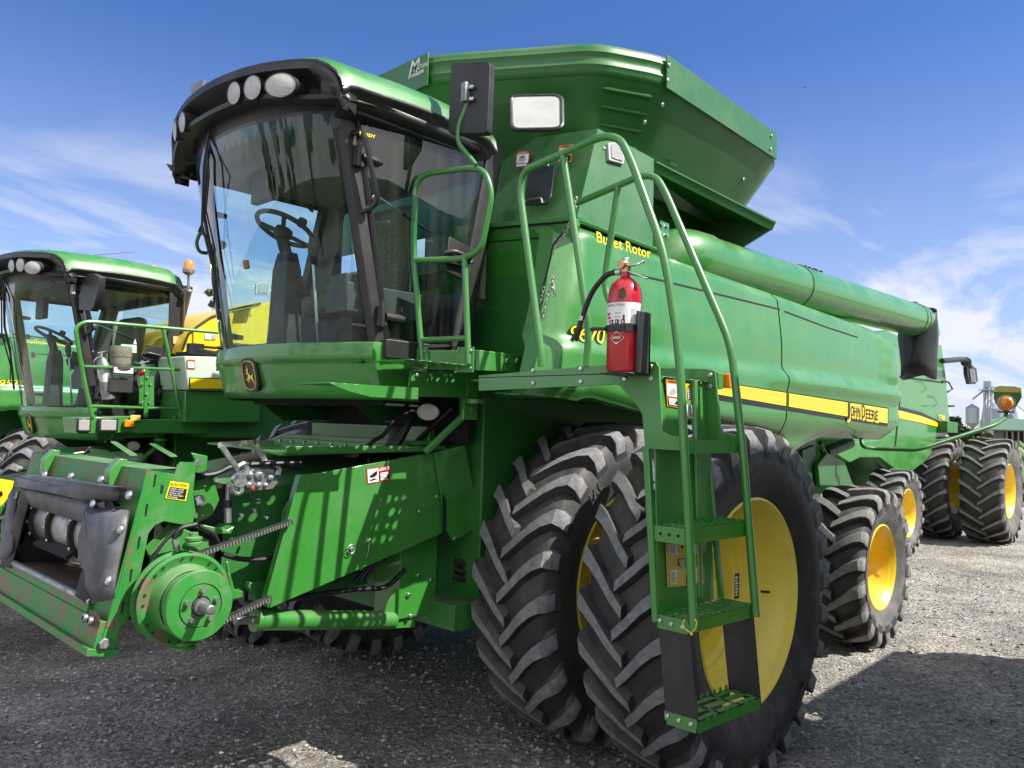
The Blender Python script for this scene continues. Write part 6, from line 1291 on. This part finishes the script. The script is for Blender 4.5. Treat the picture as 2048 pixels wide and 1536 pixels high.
# ---------------------------------------------------------------- the combine facing away behind on the right
CS = empty('combine_harvester', (12.0, 1.62, 0), 'green combine marked S780 facing away behind the big one, standing on paired tall tyres', 'combine harvester', GRP)
def PS(l, y=.12, dy=0): return [A(a, b, y=y)+V((0, dy, 0)) for a, b in l]
m = MB('green_paint'); outs = [(1700, 690), (1775, 660), (1800, 672), (1884, 690), (1893, 760), (1899, 835), (1902, 862), (1885, 880), (1850, 925), (1822, 946), (1770, 940), (1745, 905), (1700, 880)]
m.plate(PS(outs), (0, 3.0, 0)); m.build('side_panel', CS, bevel=.03, seg=3)
m = MB('green_paint'); m.plate(PS([(1700, 640), (1776, 672), (1796, 672), (1884, 690), (1886, 720), (1700, 700)], .30), (0, 2.6, 0)); m.build('upper_panel', CS, bevel=.03)
m = MB('dark_void'); m.tube(PS([(1790, 752), (1886, 765)], .12, -.003), .014, 6); m.tube(PS([(1799, 800), (1790, 890), (1787, 895)], .12, -.003), .014, 6); m.build('panel_groove', CS)
m = MB('decal_yellow'); m.poly(PS([(1794, 820), (1840, 832), (1870, 843), (1890, 856), (1870, 853), (1840, 845), (1794, 836)], .12, -.012)); m.use('decal_black'); m.poly(PS([(1794, 812), (1840, 824), (1870, 838), (1892, 855), (1870, 843), (1840, 832), (1794, 820)], .12, -.011)); a, b = A(1877, 838, y=.10), A(1890, 840, y=.10); m.text('S780', a, b-a, (0, 0, 1), .085, bold=.02, fit=(b-a).length, mat_='decal_yellow'); m.build('stripe_decal', CS, smooth=False)
m = MB('green_flat'); m.box2((8.4, .6, .9), (12.6, 2.6, 1.6)); m.plate(PS([(1895, 842), (1916, 845), (1916, 866), (1895, 866)], -.05), (0, .2, 0)); m.use('green_paint'); m.plate(PS([(1660, 900), (1700, 885), (1760, 880), (1770, 905), (1800, 945), (1760, 915), (1720, 915), (1700, 925)], .05), (0, .15, 0)); m.build('chassis', CS, bevel=.01)
m = MB('black_plastic'); ym = -.1; m.tube(PS([(1884, 722), (1925, 718), (1935, 725), (1940, 733)], ym), .05, 8); m.lathe([(0, .04), (.09, .03), (.1, 0), (0, -.03)], A(1932, 724, y=ym), (-1, -.6, 0), 16); m.plate([q for q in PS([(1934, 733), (1946, 732), (1953, 737), (1956, 762), (1951, 768), (1940, 768), (1935, 750)], ym)], (.05, .08, 0)); m.tube(PS([(1884, 762), (1897, 764), (1905, 778), (1895, 784)], ym), .018, 6); m.tube(PS([(1898, 812), (1908, 812)], ym), .02, 6); mm_ = m.build('mirror', CS, bevel=.01); m = MB('mirror_glass'); m.plate([q for q in PS([(1937, 738), (1946, 738), (1949, 748), (1950, 764), (1941, 764)], ym, -.02)], (-.004, 0, 0)); m.build('glass', mm_)
RS = .93
for y in (-.70, .16): wheel(CS, (12.1, y, RS), RS, .66, .45, 22, -1, deep=.22, th0=.1*y, mats=('tyre_rubber', 'tyre_grey_lug', 'tyre_grey'), half=.034, h=.05, **({'letters': [('MICHELIN', 70)]} if y < 0 else {}))
for y in (2.9, 3.6): wheel(CS, (12.0, y, RS), RS, .60, .45, 22, 1, deep=.22, half=.034)
wheel(CS, (9.0, -.02, .67), .67, .52, .34, 18, -1, deep=.18, mats=('tyre_rubber', 'tyre_grey_lug', 'tyre_grey'), hubr=.10, out=.10, letters=[('RADIAL', 0)], half=.04)
wheel(CS, (9.0, 3.2, .64), .64, .50, .33, 18, 1, deep=.18)
sticker([V((12.2, -.81, 1.15)), V((12.4, -.81, 1.15)), V((12.4, -.81, .90)), V((12.2, -.81, .90))], (0, -1, 0), [('r', 0, 0, 1, 1, 'paper'), ('r', 0, 0, 1, .45, 'decal_gold')], CS, 'rim_sticker')
# ---------------------------------------------------------------- implement at the right edge
ix = A(2040, 1000, y=.3); IM = empty('implement', (ix.x, ix.y, 0), 'green implement with folded arms at the right photo edge behind the tall tyres', 'implement')
m = MB('green_paint'); PI_ = lambda l, y=.6: [A(a, b, y=y) for a, b in l]
m.tube(PI_([(2022, 884), (2048, 915), (2070, 940)]), .07, 4); m.tube(PI_([(2036, 884), (2060, 905)]), .06, 4); m.box2((A(2026, 900, y=.6).x, .5, .8), (A(2060, 900, y=.6).x+4, .8, 1.0)); m.tube(PI_([(2032, 900), (2036, 1010)]), .07, 4); m.tube(PI_([(2020, 915), (2044, 1000)]), .05, 4); m.tube(PI_([(2024, 940), (2060, 945)]), .05, 4)
m.build('frame', IM); m = MB('rusty'); m.lathe([(0, .02), (.3, .02), (.32, 0), (0, -.02)], A(2038, 985, y=.5), (1, -.5, 0), 20); m.build('disc', IM)
# ---------------------------------------------------------------- background
def az(px, dist, z=0, py=None):
    d = (FW + RT*((px-1024)/FPX) - UP*(((py if py else 868)-768)/FPX)); d2 = V((d.x, d.y, 0)).normalized(); return V((CP.x+d2.x*dist, CP.y+d2.y*dist, z))
def zat(px, py, dist):
    d = (FW + RT*((px-1024)/FPX) - UP*((py-768)/FPX)); k = dist/math.hypot(d.x, d.y); return CP.z+d.z*k
def silo(px, w, top, bot, dist, cone, label, name='grain_bin', legs=0, hop=0):
    c = az(px, dist); zt, zb = zat(px, top, dist), zat(px, bot, dist); r = w/2/FPX*dist/math.cos(math.radians(30)); E = empty(name, (c.x, c.y, 0), label, 'silo')
    m = MB('galvanised'); prof = [(r*(1+.012*(k % 2)), zb+(zt-zb)*k/24) for k in range(25)]; m.lathe(prof, c, (0, 0, 1), 32); m.build('wall', E, ang=20)
    m = MB('galvanised'); m.lathe([(r*1.03, zt), (r*.5, zt+cone*.6), (r*.12, zt+cone), (r*.12, zt+cone*1.1), (0, zt+cone*1.1)], c, (0, 0, 1), 24); m.build('roof', E, ang=25)
    if hop:
        m = MB('galvanised'); zh = zat(px, hop, dist); m.lathe([(r, zb), (r*.12, zh), (0, zh)], c, (0, 0, 1), 24); m.build('hopper', E); 
        for k in range(6): a = PI*k/3; m = MB('galvanised'); m.tube([c+V((math.cos(a)*r, math.sin(a)*r, 0)), c+V((math.cos(a)*r, math.sin(a)*r, zb))], r*.05, 6); m.build('leg', E)
        m = MB('galvanised'); z_ = zat(px, hop, dist)*.92; m.tube([c+V((math.cos(a)*r*1.1, math.sin(a)*r*1.1, z_)) for a in [PI*k/3 for k in range(6)]], r*.05, 6, closed=True); m.build('ring_beam', E)
    return c, r, zt
DS = 170
c1_, r1_, z1_ = silo(1945, 18, 816, 846, DS, .8, 'small hopper-bottom steel bin standing on legs left of the elevator tower', legs=1, hop=858)
silo(1992, 29, 818, 880, DS+6, 1.2, 'tall smooth steel silo right of the elevator tower, partly hidden by the amber lamp arm')
silo(1971, 14, 843, 880, DS+9, 1.2, 'short steel bin in the gap between the hopper bin and the tall silo')
silo(2032, 26, 840, 880, DS+14, 2.6, 'wide low steel bin above the long green-roofed shed at the right photo edge')
# elevator tower
tw = az(1976, DS-1); TW = empty('grain_elevator_tower', (tw.x, tw.y, 0), 'slender steel grain elevator tower with head platform and sloping spouts', 'elevator tower'); zt = zat(1976, 768, DS)
m = MB('galvanised'); hw_ = 1.0
for a in (-1, 1):
    for b in (-1, 1): m.tube([tw+V((a*hw_*.55, b*hw_*.55, 0)), tw+V((a*hw_*.55, b*hw_*.55, zt-.6))], .12, 4)
for k in range(14):
    z = (zt-1)*k/14; z2 = (zt-1)*(k+1)/14; s_ = 1 if k % 2 else -1
    for b in (-1, 1): m.tube([tw+V((-s_*.55, b*.55, z)), tw+V((s_*.55, b*.55, z2))], .06, 4); m.tube([tw+V((b*.55, -s_*.55, z)), tw+V((b*.55, s_*.55, z2))], .06, 4)
m.build('lattice', TW)
m = MB('galvanised'); m.box(tw+V((0, 0, zt-.1)), (1.2, 1.2, 1.1)); m.box(tw+V((0, 0, zt-1.2)), (2.6, 2.6, .14)); m.tube([tw+V((0, 0, zt-.5)), tw+V((0, 0, 0))], .16, 8); m.build('head_house', TW, bevel=.1)
m = MB('galvanised'); P_ = lambda px, py, d=DS: az(px, d, zat(px, py, d))
m.tube([P_(1974, 776), c1_+V((0, 0, z1_+1.6))], .16, 6); m.tube([P_(1973, 782), P_(1970, 800), P_(1964, 840)], .14, 6); m.tube([P_(1980, 776), P_(2025, 830), P_(2032, 842)], .16, 6); m.tube([P_(1984, 772), P_(2060, 830)], .12, 6); m.build('spout', TW)
# shed
SH = empty('shed', az(2020, 150), 'long open-fronted shed with a green roof at the right, below the silos', 'shed'); d = 150
s0, s1 = az(1987, d), az(2160, d); ux = (s1-s0).normalized(); uy = V((ux.y, -ux.x, 0)); uy = uy if uy.dot(CP-s0) < 0 else -uy
ze, zr, zf = zat(2000, 861, d), zat(2000, 853, d+5), 0
m = MB('barn_wall'); L = (s1-s0).length; zb = zat(2000, 879, d)
m.add([s0+V((0, 0, -2)), s0+ux*L*.13+V((0, 0, -2)), s0+ux*L*.13+V((0, 0, ze)), s0+V((0, 0, ze))], [(0, 1, 2, 3)]); m.add([s0+uy*10+V((0, 0, -2)), s1+uy*10+V((0, 0, -2)), s1+uy*10+V((0, 0, ze)), s0+uy*10+V((0, 0, ze))], [(0, 1, 2, 3)]); m.add([s0+V((0, 0, -2)), s0+uy*10+V((0, 0, -2)), s0+uy*10+V((0, 0, ze)), s0+uy*5+V((0, 0, zr)), s0+V((0, 0, ze))], [(0, 1, 2, 3, 4)]); m.build('wall', SH)
for k in range(12): m = MB('headliner'); m.box(s0+ux*L*(.16+.07*k)+V((0, 0, ze/2-1)), (.25, .25, ze+2)); m.build('post', SH)
m = MB('barn_roof'); m.plate([s0-uy*.6-ux*.5+V((0, 0, ze)), s1-uy*.6+V((0, 0, ze)), s1+uy*5+V((0, 0, zr+1.2)), s0+uy*5-ux*.5+V((0, 0, zr+1.2))], (0, 0, .15)); m.plate([s0+uy*5-ux*.5+V((0, 0, zr+1.2)), s1+uy*5+V((0, 0, zr+1.2)), s1+uy*10.6+V((0, 0, ze)), s0+uy*10.6-ux*.5+V((0, 0, ze))], (0, 0, .15)); m.build('roof', SH)
# rising dry field in the distance
m = MB('silt'); MT['field'] = None
mat('field_mat', (.30, .25, .14), .95, col2=(.20, .20, .09), nscale=.05); f_ = MB('field_mat')
rows = []
for i in range(30):
    dd = 60+(i/29)**2*900; rows.append([az(1100+60*j, dd, -.3+min(2.0, (dd-60)*.008)+.3*math.sin(j*.7+i*.5)*(i/29)) for j in range(34)])
f_.grid(rows); tag(f_.build('field', ang=180), kind='structure')
# ---------------------------------------------------------------- trees
def tree(loc, H, R, n, lm, label, name='tree', seed=1, trunk=.25, leaf=.16, group=None, squash=1.):
    rg = np.random.default_rng(seed); E = empty(name, loc, label, 'tree', group); o = V(loc)
    m = MB('bark'); m.tube([o, o+V((rg.uniform(-.1, .1)*R, 0, H*.4)), o+V((rg.uniform(-.2, .2)*R, 0, H*.75)), o+V((0, 0, H*.93))], [trunk, trunk*.7, trunk*.4, trunk*.08], 8)
    cl = []
    for k in range(n[0]):
        a = rg.uniform(0, 6.28); h = rg.uniform(.22, 1)**.9; rr = R*math.sqrt(max(.05, 1-((h-.5)/.55)**2))*rg.uniform(.45, 1.0); c = o+V((math.cos(a)*rr, math.sin(a)*rr, H*h*squash)); cl.append((c, R*rg.uniform(.16, .34)))
        m.tube([o+V((0, 0, H*h*.6)), lerp(o+V((0, 0, H*h*.7)), c, .6)+V((0, 0, .02*H)), c], [trunk*.28, trunk*.15, trunk*.04], 5)
    m.build('trunk', E)
    vs = []; fs = []
    for c, r in cl:
        k = n[1]; d = rg.normal(0, 1, (k, 3)); d /= np.linalg.norm(d, axis=1)[:, None]; d *= (rg.random((k, 1))**.45)*r*np.array([1, 1, .8]); p = d+np.array(c)
        u = rg.normal(0, 1, (k, 3)); u /= np.linalg.norm(u, axis=1)[:, None]; w = rg.normal(0, 1, (k, 3)); w -= u*(u*w).sum(1)[:, None]; w /= np.linalg.norm(w, axis=1)[:, None]; s_ = leaf*rg.uniform(.6, 1.3, (k, 1))
        q = np.stack([p-u*s_, p+w*s_*.55, p+u*s_, p-w*s_*.55], 1).reshape(-1, 3); b = len(vs); vs += q.tolist(); fs += [(b+4*i, b+4*i+1, b+4*i+2, b+4*i+3) for i in range(k)]
    m = MB(lm); m.v = vs; m.f = fs; m.fm = [0]*len(fs); m.build('crown', E, smooth=False)
def tpx(px, top, dist, Rpx, n, lm, label, seed, **k):
    c = az(px, dist, -.2); H = zat(px, top, dist)+.2; tree(c, H, Rpx/FPX*dist, n, lm, label, seed=seed, **k)
tpx(424, 542, 26, 24, (26, 60), 'leaf', 'slim young tree with loose pale leaves rising behind the yellow hood', 3, leaf=.11, trunk=.07)
tpx(1918, 838, 110, 22, (26, 120), 'leaf_dark', 'dark round tree left of the hopper bin beyond the yard', 4, leaf=.35)
tpx(1950, 862, 120, 18, (20, 100), 'leaf_dark', 'low bushy dark tree in front of the hopper bin', 5, leaf=.35)
tpx(1972, 864, 118, 12, (16, 90), 'leaf_dry', 'yellowish bush next to the shed end', 6, leaf=.35)
# tree line and poplars behind the photographer: mirrored in the glass and paint
for i in range(13):
    x = -30+4.4*i; tree((x-24, -34-3*math.sin(i*2.1), 0), 9+3*math.sin(i*1.7), 2.6, (20, 70), 'leaf_dark', 'tall tree of the windbreak behind the photographer', seed=20+i, leaf=.45, trunk=.3, group='windbreak trees behind the photographer')
for i in range(5):
    tree((-26-2*i, -2+5.5*i, 0), 11+2*math.sin(i*2.), 1.6, (20, 70), 'leaf_dark', 'tall tree of the windbreak behind the photographer', seed=40+i, leaf=.4, trunk=.3, group='windbreak trees behind the photographer')
bp_ = A(1610, 175, y=40); m = MB('dark_void'); m.tube([bp_+V((-.16, 0, 0)), bp_, bp_+V((.14, 0, .02))], [.01, .06, .02], 8); m.add([bp_+V((-.05, 0, .02)), bp_+V((.06, 0, .02)), bp_+V((.0, -.30, .12)), bp_+V((.0, .30, .12))], [(0, 1, 2), (1, 0, 3)]); tag(m.build('bird', solid=.01), 'tiny dark bird flying high in the blue sky right of the grain tank', 'bird')
# small weeds in the gravel
def weed(px, py, s, seed):
    rg = random.Random(seed); c = A(px, py, z=0); m = MB('leaf')
    for k in range(60):
        a = rg.uniform(0, 6.28); r = s*rg.random(); b = c+V((math.cos(a)*r, math.sin(a)*r, 0)); h = rg.uniform(.01, .035); d = V((math.cos(a), math.sin(a), 0))
        m.add([b+V((-d.y*.002, d.x*.002, 0)), b-V((-d.y*.002, d.x*.002, 0)), b+d*h*.8+V((0, 0, h))], [(0, 1, 2)])
    return m
for i, (px, py, s) in enumerate(((1930, 1445, .13), (1870, 1100, .22), (1985, 1445, .05), (1650, 1265, .1))): tag(weed(px, py, s, i).build('grass_tuft', smooth=False), 'small green weeds growing in the gravel', 'grass', kind='stuff')
for o in list(bpy.data.objects):
    if '_o' in o: del o['_o']
